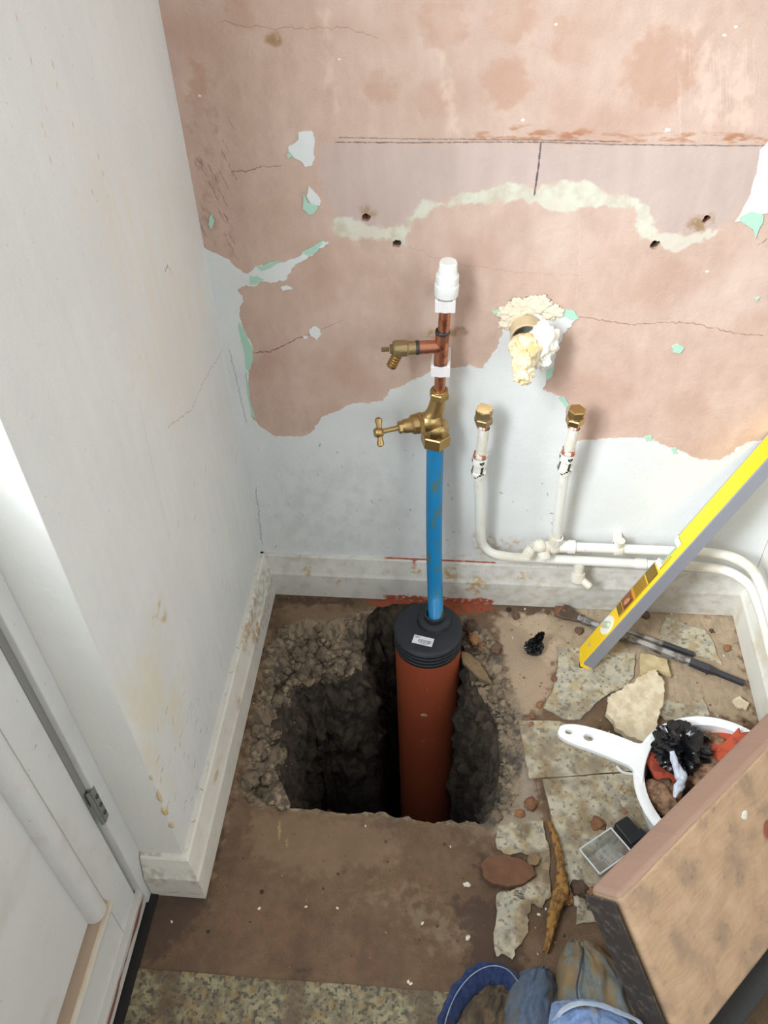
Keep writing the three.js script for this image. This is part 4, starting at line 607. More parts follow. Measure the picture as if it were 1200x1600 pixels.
// ------------------------------------------------------------------ the two old painted pipes
{
  const bareTex = dataTex(256, 256, (u, v) => mix([226, 220, 208], [176, 104, 84], sst(fv(u, v, 9, 4, 91), 0.42, 0.52)), true, 0.05);
  M.bare = std({ map: bareTex, roughness: 0.5, metalness: 0.1, bumpMap: fineBump, bumpScale: 0.0008 });
  const inkTex = dataTex(256, 256, (u, v) => mix([232, 228, 220], [44, 42, 40], sst(fv(u, v, 9, 3, 95), 0.60, 0.66)), true, 0.05);
  M.ink = std({ map: inkTex, roughness: 0.5 });
  const r = 0.0078;
  const upper = (t, cap, conn, chipped) => {   // cap nut, short bare end, connector with worn print
    const ax = cap.clone().sub(conn).normalize();
    const nut = part('cap_nut', aim(merge([hexNut(0.0132, 0.011, 0, 0.25), lathe([[0.0, 0.011], [0.0105, 0.011], [0.0105, 0.0135], [0, 0.0135]], 20).toNonIndexed(), hexNut(0.0122, 0.012, 0, 0.7).translate(0, 0.0132, 0)]), cap.clone().addScaledVector(ax, -0.024), ax), chipped ? M.brassDull : M.brass, t, 'brass cap nut');
    if (chipped) part('paint_crust', aim(lump(0.0108, 0.0035, 0.0105, 6, 3, 0.25, 2.5), cap.clone().addScaledVector(ax, 0.001), ax), std({ color: S(224, 190, 136), roughness: 0.9, bumpMap: fineBump, bumpScale: 0.0015 }), nut, 'cream crust of old paint');
    const cp = part('coupling', aim(creased(lathe([[0.0078, 0], [0.0102, 0.0005], [0.0108, 0.004], [0.0112, 0.008], [0.0112, 0.012], [0.0094, 0.0135], [0.0094, 0.026], [0.0110, 0.028], [0.0112, 0.036], [0.0100, 0.040], [0.0078, 0.041]], 28), 0.5), conn.clone().addScaledVector(ax, -0.022), ax), M.ink, t, 'white coupling with worn black print');
    part('chipped_band', aim(lathe([[0.0079, 0.0], [0.0108, 0.001], [0.0095, 0.007], [0.0079, 0.009]], 24), conn.clone().addScaledVector(ax, 0.0185), ax), M.bare, cp, 'paint worn to red copper');
    part('bare_end', aim(lathe([[0.0079, -0.006], [0.0086, -0.005], [0.0086, 0.001], [0, 0.002]], 24), cap.clone().addScaledVector(ax, -0.026), ax), M.bare, nut);
  };
  // pipe A: J bend, lower of the two runs
  const a = thing('painted_pipe', 'white painted pipe dropping in a J bend to the lower horizontal run', 'pipe');
  const aCap = wz(757, 640, 0.044), aCon = wz(748.5, 728, 0.041), aN = wz(757, 668, 0.044);
  part('pipe', tube([aN, wz(749.5, 720, 0.041), aCon, wz(750, 790, 0.036), wz(750.5, 832, 0.032), wz(754, 851, 0.029), wz(768, 864, 0.029), wz(795, 870, 0.029), wz(850, 873, 0.029), V(0.56, 0.133, 0.029), V(0.66, 0.131, 0.029), V(0.735, 0.131, 0.030), V(0.770, 0.131, 0.038), V(0.793, 0.131, 0.062), V(0.800, 0.131, 0.1), V(0.800, 0.131, 0.2), V(0.800, 0.131, 0.358)], r, 220, 20), M.pipePaint, a);
  upper(a, aCap, aCon, true);
  { const p = V(wz(905, 880, 0.029).x, 0.134, 0.029), d = part('drain_cock', [capTube([p, p.clone().add(V(0, -0.030, 0.006))], 0.0085, 6, 20), aim(creased(lathe([[0, 0], [0.0112, 0], [0.0118, 0.006], [0.0118, 0.014], [0.0095, 0.018], [0, 0.018]], 24), 0.5), p.clone().add(V(0, -0.024, 0.006)), V(0, -1, 0.25))], M.pipePaint, a);
    part('nozzle', aim(creased(lathe([[0, 0], [0.0066, 0], [0.0066, 0.019], [0.005, 0.022], [0, 0.022]], 20), 0.5), p.clone().add(V(0.004, -0.034, 0.009)), V(0.75, -0.25, 0.6)), M.pipePaint, d);
    part('coupling', lathe([[0.0079, 0], [0.0094, 0.001], [0.0094, 0.018], [0.0079, 0.019]], 20).rotateZ(-Math.PI / 2).translate(wz(992, 878, 0.029).x, 0.1318, 0.029), M.pipePaint, a); }
  // pipe B: upper of the two runs
  const b = thing('painted_pipe', 'white painted pipe dropping to an elbow on the upper horizontal run', 'pipe');
  const bCap = wz(902, 640, 0.047), bN = wz(898, 668, 0.046), bCon = wz(884.5, 722, 0.043), bE = wz(868, 846, 0.033), yB = 0.1655;
  part('pipe', tube([bN, bCon, wz(876, 780, 0.038), bE], r, 60, 20), M.pipePaint, b);
  upper(b, bCap, bCon, false);
  const eL = V(bE.x, yB, 0.030);
  part('pipe', tube([eL.clone().add(V(-0.02, 0, 0)), V(0.56, yB, 0.030), V(0.66, yB, 0.030), V(0.735, yB, 0.031), V(0.768, yB, 0.039), V(0.790, yB, 0.062), V(0.797, yB, 0.1), V(0.798, yB, 0.2), V(0.798, yB, 0.358)], r, 160, 20), M.pipePaint, b);
  part('elbow', [aim(creased(lathe([[0.0079, 0], [0.0105, 0.0005], [0.0108, 0.012], [0.0096, 0.016], [0.0096, 0.02], [0, 0.02]], 24), 0.5), bE.clone().add(V(0.001, 0.012, 0)), V(-0.15, -1, 0)), lump(0.0125, 0.0125, 0.0125, 2, 2, 0.08).translate(eL.x, eL.y, eL.z), aim(creased(lathe([[0, 0], [0.0098, 0], [0.0098, 0.02], [0.0112, 0.022], [0.0112, 0.032], [0.0079, 0.033]], 24), 0.5), eL, V(1, 0, 0))], M.pipePaint, b);
  const dk = part('drain_cock', [capTube([eL, eL.clone().add(V(-0.024, 0.004, 0.006)), eL.clone().add(V(-0.036, 0.006, 0.010))], 0.0086, 12, 20), lump(0.0115, 0.011, 0.0115, 5, 2, 0.08).translate(eL.x - 0.024, eL.y + 0.005, eL.z + 0.006), aim(creased(lathe([[0, 0], [0.0102, 0], [0.0102, 0.012], [0, 0.012]], 20), 0.5), eL.clone().add(V(-0.018, -0.003, 0.008)), V(0.2, -0.8, 0.5))], M.pipePaint, b);
  part('ribbed_nozzle', aim(creased(lathe([[0, 0], [0.0082, 0], [0.0082, 0.006], [0.0092, 0.007], [0.0082, 0.010], [0.0092, 0.011], [0.0082, 0.014], [0.0092, 0.015], [0.0082, 0.018], [0.0092, 0.019], [0.008, 0.022], [0.005, 0.022], [0.005, 0.012], [0, 0.012]], 20), 0.4), eL.clone().add(V(-0.036, 0.006, 0.010)), V(-0.45, -0.80, 0.35)), M.pipePaint, dk);
  // clip holding the upper run
  const c = thing('pipe_clip', 'white painted clip with a rounded knob holding the upper horizontal pipe', 'pipe clip'), p = V(wz(966, 856, 0.03).x, yB, 0.030);
  part('saddle', lathe([[0.008, -0.007], [0.0105, -0.007], [0.0108, 0], [0.0105, 0.007], [0.008, 0.007]], 20).rotateZ(Math.PI / 2).translate(p.x, p.y, p.z), M.pipePaint, c);
  part('clip_base', rbox(p.x - 0.007, p.x + 0.007, p.y - 0.009, p.y + 0.009, 0.0012, p.z - 0.005, 0.001), M.pipePaint, c);
  part('knob', capTube([p.clone().add(V(0, 0.004, 0)), p.clone().add(V(0.001, 0.021, 0.002))], 0.0070, 6, 18), M.pipePaint, c);
}

// ------------------------------------------------------------------ stub of waste pipe with builder's foam
{
  const t = thing('waste_pipe_stub', 'short waste pipe stub in the wall, bursting with pale builder\'s foam', 'pipe stub'), p = wz(822, 512, 0.0);
  const foamTex = dataTex(256, 256, (u, v) => mix([236, 220, 186], [216, 184, 128], sst(fv(u, v, 7, 4, 101), 0.4, 0.7)), true, 0.06);
  M.foam = std({ map: foamTex, roughness: 0.9, bumpMap: fineBump, bumpScale: 0.0004 });
  part('pipe', creased(lathe([[0.0185, -0.02], [0.0215, -0.02], [0.0215, 0.026], [0.0205, 0.0275], [0.0185, 0.026]], 32).rotateX(Math.PI / 2).translate(p.x, p.y, 0), 0.5), std({ color: S(206, 186, 152), roughness: 0.6 }), t, 'beige plastic pipe end');
  const q = V(p.x, p.y, 0.03);
  part('foam', [lump(0.0205, 0.0195, 0.026, 1, 9, 0.25, 1.6).translate(q.x - 0.002, q.y - 0.004, q.z + 0.014), lump(0.013, 0.017, 0.014, 2, 9, 0.4, 1.6).translate(q.x - 0.005, q.y - 0.012, q.z + 0.036), lump(0.012, 0.013, 0.012, 4, 9, 0.45, 1.5).translate(q.x - 0.004, q.y - 0.022, q.z + 0.046)], M.foam, t, 'yellowed foam plug');
  part('foam', [lump(0.017, 0.024, 0.016, 7, 9, 0.5, 1.5).translate(q.x + 0.021, q.y + 0.002, q.z + 0.004), lump(0.012, 0.014, 0.012, 9, 9, 0.5, 1.6).translate(q.x + 0.022, q.y - 0.02, q.z + 0.010)], std({ color: S(244, 240, 226), roughness: 0.85, bumpMap: fineBump, bumpScale: 0.0004 }), t, 'whiter foam curl beside the pipe');
  part('plaster_ring', [[-0.022, 0.022, 0.016], [-0.008, 0.033, 0.018], [0.012, 0.036, 0.018], [0.03, 0.026, 0.014], [-0.026, 0.006, 0.010]].map(([dx, dy, s], i) => lump(s, s * 0.7, 0.0032, 20 + i, 7, 0.6, 1.8, 3).translate(p.x + dx, p.y + dy, 0.002)), std({ color: S(228, 214, 192), roughness: 0.95, bumpMap: fineBump, bumpScale: 0.0008 }), t, 'cream filler round the pipe');
}

// ------------------------------------------------------------------ spirit level leaning in the corner
{
  const t = thing('spirit_level', 'yellow and grey spirit level leaning across the right corner', 'spirit level');
  const o = fl(905, 1045, 0.0), e = wz(1200, 717, 0.048), ax = e.clone().sub(o).normalize();
  const mid = o.clone().add(e).multiplyScalar(0.5), v = CAM.clone().sub(mid).normalize(); const vp = v.clone().addScaledVector(ax, -v.dot(ax)).normalize(); let rr = ax.clone().cross(vp); if (rr.dot(camR) < 0) rr.negate();
  const nb = vp.clone().multiplyScalar(0.86).addScaledVector(rr, 0.51).normalize(), ny = ax.clone().cross(nb); if (ny.dot(rr) > 0) ny.negate(); const wide = nb.clone().negate();   // nb: outward normal of the milled edge; ny: of the yellow web
  const L = 0.555, Wd = 0.043, T = 0.0195, lift = 0.008;
  t.position.copy(o).addScaledVector(ax, lift * 0.4); t.position.y += 0.0035;
  t.quaternion.setFromRotationMatrix(new THREE.Matrix4().makeBasis(ax, wide, ny.clone()));
  if (ax.clone().cross(wide).dot(ny) < 0) { t.quaternion.setFromRotationMatrix(new THREE.Matrix4().makeBasis(ax, wide, ny.clone().negate())); t.userData.mirror = 1; }
  const S1 = t.userData.mirror ? -1 : 1; delete t.userData.mirror;   // local: x along, y across the web from the milled edge, web face on the +z (S1) side
  const zf = (a, b) => S1 > 0 ? [a, b] : [-b, -a];
  const yellow = std({ color: S(246, 205, 30), roughness: 0.4 }), grey = std({ color: S(150, 152, 160), roughness: 0.4, metalness: 0.35 }), blk = std({ color: S(30, 28, 26), roughness: 0.6 });
  const zb = zf(-T, 0), notch0 = 0.205, notch1 = 0.262;
  part('web', [rbox(0.008, notch0, 0.0022, Wd - 0.001, ...zb, 0.001), rbox(notch0, notch1, 0.0022, Wd - 0.022, ...zb, 0.001), rbox(notch1, L - 0.008, 0.0022, Wd - 0.001, ...zb, 0.001)], yellow, t, 'bright yellow painted web');
  part('milled_edge', [rbox(0.006, L - 0.006, -0.001, 0.0026, ...zf(-T - 0.0004, -0.0006), 0.0008), rbox(0.006, notch0, Wd - 0.0012, Wd + 0.0012, ...zb, 0.0008), rbox(notch1, L - 0.006, Wd - 0.0012, Wd + 0.0012, ...zb, 0.0008)], grey, t, 'grey metal edge');
  part('end_plug', rbox(-0.001, 0.008, -0.0004, Wd - 0.001, ...zf(-T - 0.0005, 0.0005), 0.0015), yellow, t); part('end_plug', rbox(L - 0.008, L, -0.0004, Wd - 0.001, ...zf(-T - 0.0005, 0.0005), 0.0015), blk, t);
  part('foot_pad', rbox(-0.0035, -0.0006, 0.0, Wd - 0.002, ...zf(-T, 0), 0.001), blk, t, 'black rubber foot');
  const F0 = (g) => S1 > 0 ? g : g.rotateX(Math.PI);
  // centre vial in the notch
  const vial = part('vial_holder', [rbox(notch0 + 0.001, notch0 + 0.010, Wd - 0.022, Wd - 0.001, ...zf(-T + 0.002, 0.0006), 0.001), rbox(notch1 - 0.010, notch1 - 0.001, Wd - 0.022, Wd - 0.001, ...zf(-T + 0.002, 0.0006), 0.001)], M.whitePlastic, t, 'white vial mounts');
  part('vial', new THREE.CapsuleGeometry(0.0065, 0.03, 4, 14).rotateZ(Math.PI / 2).translate((notch0 + notch1) / 2, Wd - 0.012, -S1 * T / 2), std({ color: S(196, 222, 168), roughness: 0.08, transmission: 0.5, thickness: 0.01, ior: 1.4 }), vial, 'pale green bubble vial');
  // end vial and screw
  part('end_vial', new THREE.CylinderGeometry(0.0165, 0.0165, 0.002, 36).rotateX(Math.PI / 2).translate(0.078, Wd * 0.52, S1 * 0.0006), M.whitePlastic, t, 'round white end vial');
  part('end_vial_glass', new THREE.CapsuleGeometry(0.0058, 0.016, 4, 14).rotateZ(0.7).translate(0.078, Wd * 0.52, S1 * 0.0015), std({ color: S(198, 206, 170), roughness: 0.15 }), t);
  part('screw', lathe([[0, 0.0012], [0.0028, 0.001], [0.0036, 0]], 16).rotateX(S1 * Math.PI / 2).translate(0.030, Wd * 0.55, S1 * 0.0002), std({ color: S(216, 206, 160), roughness: 0.4, metalness: 0.5 }), t);
  // worn paper label
  const cv = document.createElement('canvas'); cv.width = 512; cv.height = 160; const g = cv.getContext('2d'), r = rng(9);
  g.fillStyle = '#b98f1c'; g.fillRect(0, 0, 512, 160); g.fillStyle = '#3c3120'; g.fillRect(6, 8, 52, 130); g.fillStyle = '#c49a22'; for (let i = 0; i < 7; i++) g.fillRect(12, 16 + i * 17, 38, 5); g.fillStyle = '#8a5230'; g.fillRect(70, 0, 130, 150); g.fillStyle = '#c78a5c'; g.beginPath(); g.ellipse(128, 80, 40, 30, 0.5, 0, 7); g.fill(); g.fillStyle = '#5a3420'; g.fillRect(80, 110, 110, 30); g.fillStyle = '#d98e1e'; g.fillRect(204, 0, 20, 160); g.fillStyle = '#a8801a'; g.fillRect(228, 0, 150, 160); g.fillStyle = '#4a3a1c'; for (let i = 0; i < 9; i++) for (let x = 236; x < 366;) { const w = 6 + r() * 16; g.fillRect(x, 12 + i * 15, w, 5); x += w + 5; } g.fillStyle = '#e0b428'; g.fillRect(380, 0, 12, 160); g.fillStyle = '#6e5418'; g.fillRect(394, 0, 118, 160); g.fillStyle = '#8c6c1e'; for (let i = 0; i < 6; i++) g.fillRect(404, 14 + i * 22, 96, 9);
  const lab = new THREE.CanvasTexture(cv); lab.colorSpace = THREE.SRGBColorSpace;
  const lg = new THREE.PlaneGeometry(0.098, 0.029); if (S1 < 0) { lg.rotateX(Math.PI); } part('label_sticker', lg.translate(0.155, Wd * 0.60, S1 * 0.0009), std({ map: lab, roughness: 0.5, side: THREE.DoubleSide }), t, 'worn brown and yellow label');
  const mk = part('scale_print', Array.from({ length: 8 }, (_, i) => new THREE.PlaneGeometry(0.0012, 0.004).translate(0.212 + i * 0.0034, Wd - 0.0265, S1 * 0.0004)), blk, t, 'small dark print below the vial'); mk.material.side = THREE.DoubleSide;
}

// ------------------------------------------------------------------ wooden board standing on edge at the right, on a dark batten
{
  const O = V(0.5106, 0.256, 0.6311), a = V(0.6819, -0.1287, -0.72).normalize(), w0 = V(0.4167, -0.7407, 0.527), w = w0.addScaledVector(a, -w0.dot(a)).normalize(), n = w.clone().cross(a).normalize();
  const Lb = 0.40, Wb = 0.2, T = 0.046;
  const wood = dataTex(1024, 512, (u, v) => {
    const x = u * 0.55, y = v * 0.24, wob = 0.010 * f2(x * 9, y * 9, 3); let ring = 0;
    for (const [kx, ky, kr] of [[0.265, 0.085, 0.012], [0.36, 0.02, 0.015], [0.47, 0.13, 0.011]]) { const d = Math.hypot((x - kx) * 0.8, y - ky); ring = Math.max(ring, 1 - sst(d, kr * 0.6, kr)); }
    const g = f2(x * 12, (y + wob) * 190, 3), s = f2(x * 14 + 3, y * 14, 4), q = f2(x * 40, y * 60, 3);
    let c = [190 + 8 * g, 156 + 8 * g, 124 + 7 * g]; c = mix(c, [150, 126, 106], 0.65 * sst(s, -0.1, 0.7)); c = mix(c, [206, 176, 146], 0.5 * sst(-s, 0.1, 0.7)); c = mix(c, [120, 100, 88], 0.4 * sst(q, 0.2, 0.8) * sst(s, -0.3, 0.5)); if (y > 0.2) c = mix(c, [158, 126, 112], 0.8);
    c = mix(c, [150, 84, 66], 0.85 * ring); return c;
  }, true, 0.55, 0.24);
  const M4 = new THREE.Matrix4().makeBasis(a, w, n).setPosition(O); if (M4.determinant() < 0) M4.makeBasis(a, w, n.negate()).setPosition(O);
  const sgn = n.dot(CAM.clone().sub(O)) > 0 ? 1 : -1;
  const g = new RoundedBoxGeometry(Lb - 0.014, Wb, T, 4, 0.009).translate(Lb / 2 + 0.007, Wb / 2, -sgn * T / 2), g2 = rough(new THREE.BoxGeometry(0.01, 0.01, 0.01), 0, 1, 1);
  const p = g.attributes.position, uv = g.attributes.uv; for (let i = 0; i < p.count; i++) { const top = p.getY(i) < 0.004; uv.setXY(i, p.getX(i), top ? 0.21 + (p.getZ(i) * sgn + T) * 0.5 : p.getY(i)); if (p.getX(i) < 0.01) { p.setX(i, p.getX(i) + 0.006 * f2(p.getY(i) * 30, p.getZ(i) * 30, 2)); } }
  const pl = solid('wooden_board', g, std({ map: wood, roughness: 0.75, bumpMap: fineBump, bumpScale: 0.0006 }), 'worn tan wooden board with knots standing on edge beside the jeans', 'board'); pl.applyMatrix4(M4);
  part('knot', lathe([[0, 0.0008], [0.007, 0.0006], [0.0095, 0]], 20).scale(1, 1, 1.3).rotateX(sgn * Math.PI / 2).translate(0.265, 0.085, 0), std({ color: S(142, 84, 66), roughness: 0.7 }), pl, 'red-brown knot');
  part('shaded_end_grain', metricUV(new RoundedBoxGeometry(0.003, Wb - 0.004, T - 0.004, 2, 0.001).translate(0.0068, Wb / 2, -sgn * T / 2)), std({ map: dataTex(64, 64, (u, v) => mix([58, 50, 46], [92, 80, 72], sst(fv(u, v, 8, 4, 531), 0.45, 0.8)), true, 0.05), roughness: 0.9 }), pl, 'dirty end grain, darkened for its shaded side');  // dark plate: dirt, and the shade on this end put into its colour
  for (const [x, y] of [[0.235, 0.045], [0.33, 0.13]]) part('plaster_splash', lump(0.006, 0.005, 0.0012, x * 100, 2, 0.4).translate(x, y, 0), std({ color: S(226, 218, 204), roughness: 0.9 }), pl, 'dried plaster splash');
  const B1 = O.clone().addScaledVector(w, Wb), bd = V(a.x, 0, a.z).normalize();
  const bat = new RoundedBoxGeometry(0.44, 0.062, 0.05, 2, 0.003); const bm = solid('dark_batten', bat, std({ color: S(58, 56, 56), roughness: 0.8, bumpMap: fineBump, bumpScale: 0.001 }), 'dark grey batten on the floor carrying the wooden board', 'batten');
  bm.position.set(B1.x + bd.x * 0.29 - 0.010, 0.0315, B1.z + bd.z * 0.29 + 0.006); bm.rotation.y = Math.atan2(-bd.z, bd.x);
}

// ------------------------------------------------------------------ muddy jeans heaped at the foot of the board
{
  const denim = (base, mudC, mudAmt, seed) => dataTex(512, 512, (u, v) => {
    const wv = 0.5 + 0.5 * Math.sin((u * 220 + v * 220) * Math.PI * 2), n = fv(u, v, 10, 5, seed), m = fv(u, v, 5, 5, seed + 7), st = fv(u * 1, v * 1, 40, 2, seed + 11);
    let c = [base[0] + 22 * (n - 0.5) + 8 * wv + 26 * (st - 0.5), base[1] + 24 * (n - 0.5) + 8 * wv + 26 * (st - 0.5), base[2] + 26 * (n - 0.5) + 6 * wv + 26 * (st - 0.5)];
    return mix(c, [mudC[0] + 30 * (n - 0.5), mudC[1] + 26 * (n - 0.5), mudC[2] + 20 * (n - 0.5)], 0.9 * sst(m, 0.58 - mudAmt * 0.42, 0.86 - mudAmt * 0.3));
  }, true, 0.13);
  const weave = greyTex(256, (u, v) => 0.5 + 0.25 * Math.sin((u * 64 + v * 64) * Math.PI * 2) + 0.25 * (fv(u, v, 40, 2, 3) - 0.5), 0.03);
  const cl = (b, mc, k, s) => std({ map: denim(b, mc, k, s), roughness: 0.95, bumpMap: weave, bumpScale: 0.0004, sheen: 0.2, sheenColor: S(150, 150, 150), side: THREE.DoubleSide });
  const muddy = cl([116, 124, 126], [142, 116, 80], 0.55, 201), greyBlue = cl([88, 104, 128], [108, 104, 98], 0.3, 211), navy = cl([40, 56, 100], [70, 66, 74], 0.1, 221), pale = cl([128, 152, 196], [160, 140, 110], 0.15, 231), lining = cl([104, 86, 66], [76, 64, 52], 0.4, 241);
  // a fold of cloth: sections from far to near; each has left and right foot points and a ridge height
  const fold = (secs, wr, seed, pw = 2, lean = 0, nT = 60, nS = 56) => {
    const crv = (k) => new THREE.CatmullRomCurve3(secs.map((s) => s[k]), false, 'centripetal'), A = crv(0), B = crv(1), pos = [], uv = [], idx = [];
    for (let i = 0; i <= nT; i++) {
      const t = i / nT, l = A.getPoint(t), r = B.getPoint(t), f = t * (secs.length - 1), k = Math.min(secs.length - 2, Math.floor(f)), h = lerp(secs[k][2], secs[k + 1][2], sst(f - k, 0, 1));
      for (let j = 0; j <= nS; j++) {
        const s = j / nS * 2 - 1, arc = Math.pow(Math.max(0, 1 - Math.pow(Math.abs(s), pw)), 1 / pw), m = l.clone().lerp(r, j / nS); m.y += h * arc; m.x += lean * h * arc;
        const e = wr * (f3(m.x * 26 + seed, m.y * 20, m.z * 14, 2) + 0.7 * Math.sin((t * 7 + s * 2.3 + 1.5 * f2(t * 3 + seed, s, 2)) * 3.1)) * sst(arc, 0.0, 0.5);
        m.y += e; m.x += e * 0.5 * s; m.y = Math.max(m.y, 0.0015); pos.push(m.x, m.y, m.z); uv.push(t * 0.2, (j / nS) * 0.16);
      }
    }
    for (let i = 0; i < nT; i++) for (let j = 0; j < nS; j++) { const a = i * (nS + 1) + j, b = a + 1, c = a + nS + 1, d = c + 1; idx.push(a, c, b, b, c, d); }
    const g = new THREE.BufferGeometry(); g.setAttribute('position', new THREE.Float32BufferAttribute(pos, 3)); g.setAttribute('uv', new THREE.Float32BufferAttribute(uv, 2)); g.setIndex(idx); g.computeVertexNormals(); return g;
  };
  const band = (pts, a, b, tilt, seg = 90, rad_ = 18) => {   // a strip of folded cloth swept along a path, a wide and b thick
    const c = new THREE.CatmullRomCurve3(pts, false, 'centripetal'), pos = [], uv = [], idx = [], T = V(), L = c.getLength();
    for (let i = 0; i <= seg; i++) { const t = i / seg, P = c.getPointAt(t); c.getTangentAt(t, T); const out = T.clone().cross(V(0, 1, 0)).normalize(), d1 = out.clone().multiplyScalar(Math.sin(tilt)).addScaledVector(V(0, 1, 0), Math.cos(tilt)).normalize(), d2 = T.clone().cross(d1).normalize(), e = Math.sqrt(Math.sin(clamp(t, 0.02, 0.98) * Math.PI)), A = a * (0.6 + 0.4 * e) * (1 + 0.16 * N2(t * 7, a * 99)), Bq = b * (0.7 + 0.3 * e) * (1 + 0.3 * N2(t * 11, 5));
      for (let k = 0; k <= rad_; k++) { const an = k / rad_ * 2 * Math.PI, q = P.clone().addScaledVector(d1, A * Math.cos(an)).addScaledVector(d2, Bq * Math.sin(an) * (1 + 0.25 * N2(t * 16, k * 0.4))); q.y = Math.max(q.y, 0.001); pos.push(q.x, q.y, q.z); uv.push(t * L, k / rad_ * 0.08); } }
    for (let i = 0; i < seg; i++) for (let k = 0; k < rad_; k++) { const p = i * (rad_ + 1) + k, q = p + rad_ + 1; idx.push(p, q, p + 1, p + 1, q, q + 1); }
    const g = new THREE.BufferGeometry(); g.setAttribute('position', new THREE.Float32BufferAttribute(pos, 3)); g.setAttribute('uv', new THREE.Float32BufferAttribute(uv, 2)); g.setIndex(idx); g.computeVertexNormals(); return g;
  };
  const F0 = (x, y, h = 0.002) => fl(x, y, h);
  const t = thing('muddy_jeans', 'mud-stained blue jeans heaped on the floor by the board', 'jeans');
  const leg1 = part('trouser_leg', fold([[F0(893, 1470), F0(912, 1470), 0.004], [F0(876, 1490), F0(936, 1490), 0.035], [F0(868, 1530), F0(968, 1530), 0.07], [F0(866, 1590), F0(1000, 1585), 0.09], [F0(866, 1680), F0(1040, 1680), 0.10], [F0(860, 1770), F0(1060, 1770), 0.085], [F0(890, 1850), F0(1040, 1850), 0.002]], 0.0042, 3, 2.2), muddy, t, 'leg caked in ochre mud');
  part('side_seam', tube([[910, 1478, 0.040], [910, 1492, 0.062], [906, 1515, 0.080], [901, 1545, 0.092], [905, 1575, 0.098]].map(([x, y, h]) => fl(x, y, h)), 0.0012, 40, 8), cl([60, 70, 92], [60, 58, 56], 0.2, 251), leg1, 'dark stitched seam');
  part('trouser_leg', fold([[F0(835, 1512), F0(852, 1512), 0.003], [F0(806, 1530), F0(866, 1530), 0.03], [F0(786, 1580), F0(874, 1580), 0.055], [F0(776, 1660), F0(880, 1660), 0.075], [F0(770, 1770), F0(880, 1770), 0.06], [F0(790, 1830), F0(870, 1830), 0.002]], 0.003, 9, 2), greyBlue, t, 'grey-blue leg');
  const hemP = [[688, 1650, 0.006], [698, 1600, 0.014], [716, 1560, 0.020], [742, 1532, 0.024], [768, 1522, 0.024], [792, 1528, 0.022], [808, 1546, 0.016]].map(([x, y, h]) => fl(x, y, h));
  const hem = part('turned_hem', band(hemP, 0.019, 0.0042, -0.6), navy, t, 'dark blue turned-up hem');
  part('stitching', tube(hemP.map((p) => p.clone().add(V(0, 0.0150, -0.0045))), 0.0007, 80, 6), cl([150, 160, 180], [120, 124, 134], 0.3, 271), hem, 'pale stitching');
  part('inside_cloth', fold([[F0(742, 1545), F0(800, 1545), 0.012], [F0(725, 1575), F0(806, 1575), 0.024], [F0(712, 1630), F0(806, 1630), 0.028], [F0(700, 1730), F0(806, 1730), 0.024], [F0(715, 1780), F0(800, 1780), 0.002]], 0.0035, 15, 2), lining, t, 'brown muddy inside of the hem');
  const pl = part('pale_cuff', fold([[fl(862, 1568, 0.09), fl(930, 1562, 0.10), 0.008], [fl(858, 1590, 0.096), fl(975, 1588, 0.104), 0.022], [fl(852, 1650, 0.096), fl(1010, 1650, 0.104), 0.034], [fl(850, 1760, 0.085), fl(1040, 1760, 0.09), 0.03], [fl(860, 1860, 0.004), fl(1030, 1860, 0.004), 0.006]], 0.003, 22, 2.2), pale, t, 'clean pale blue cuff');
  part('frayed_edge', band([[866, 1596, 0.108], [880, 1578, 0.122], [902, 1568, 0.128], [935, 1570, 0.131], [968, 1582, 0.130], [1000, 1598, 0.124], [1014, 1625, 0.116]].map(([x, y, h]) => fl(x, y, h)), 0.0046, 0.0012, 0.9, 120, 10), cl([176, 190, 214], [206, 210, 220], 0.4, 261), pl, 'white frayed edge');
}

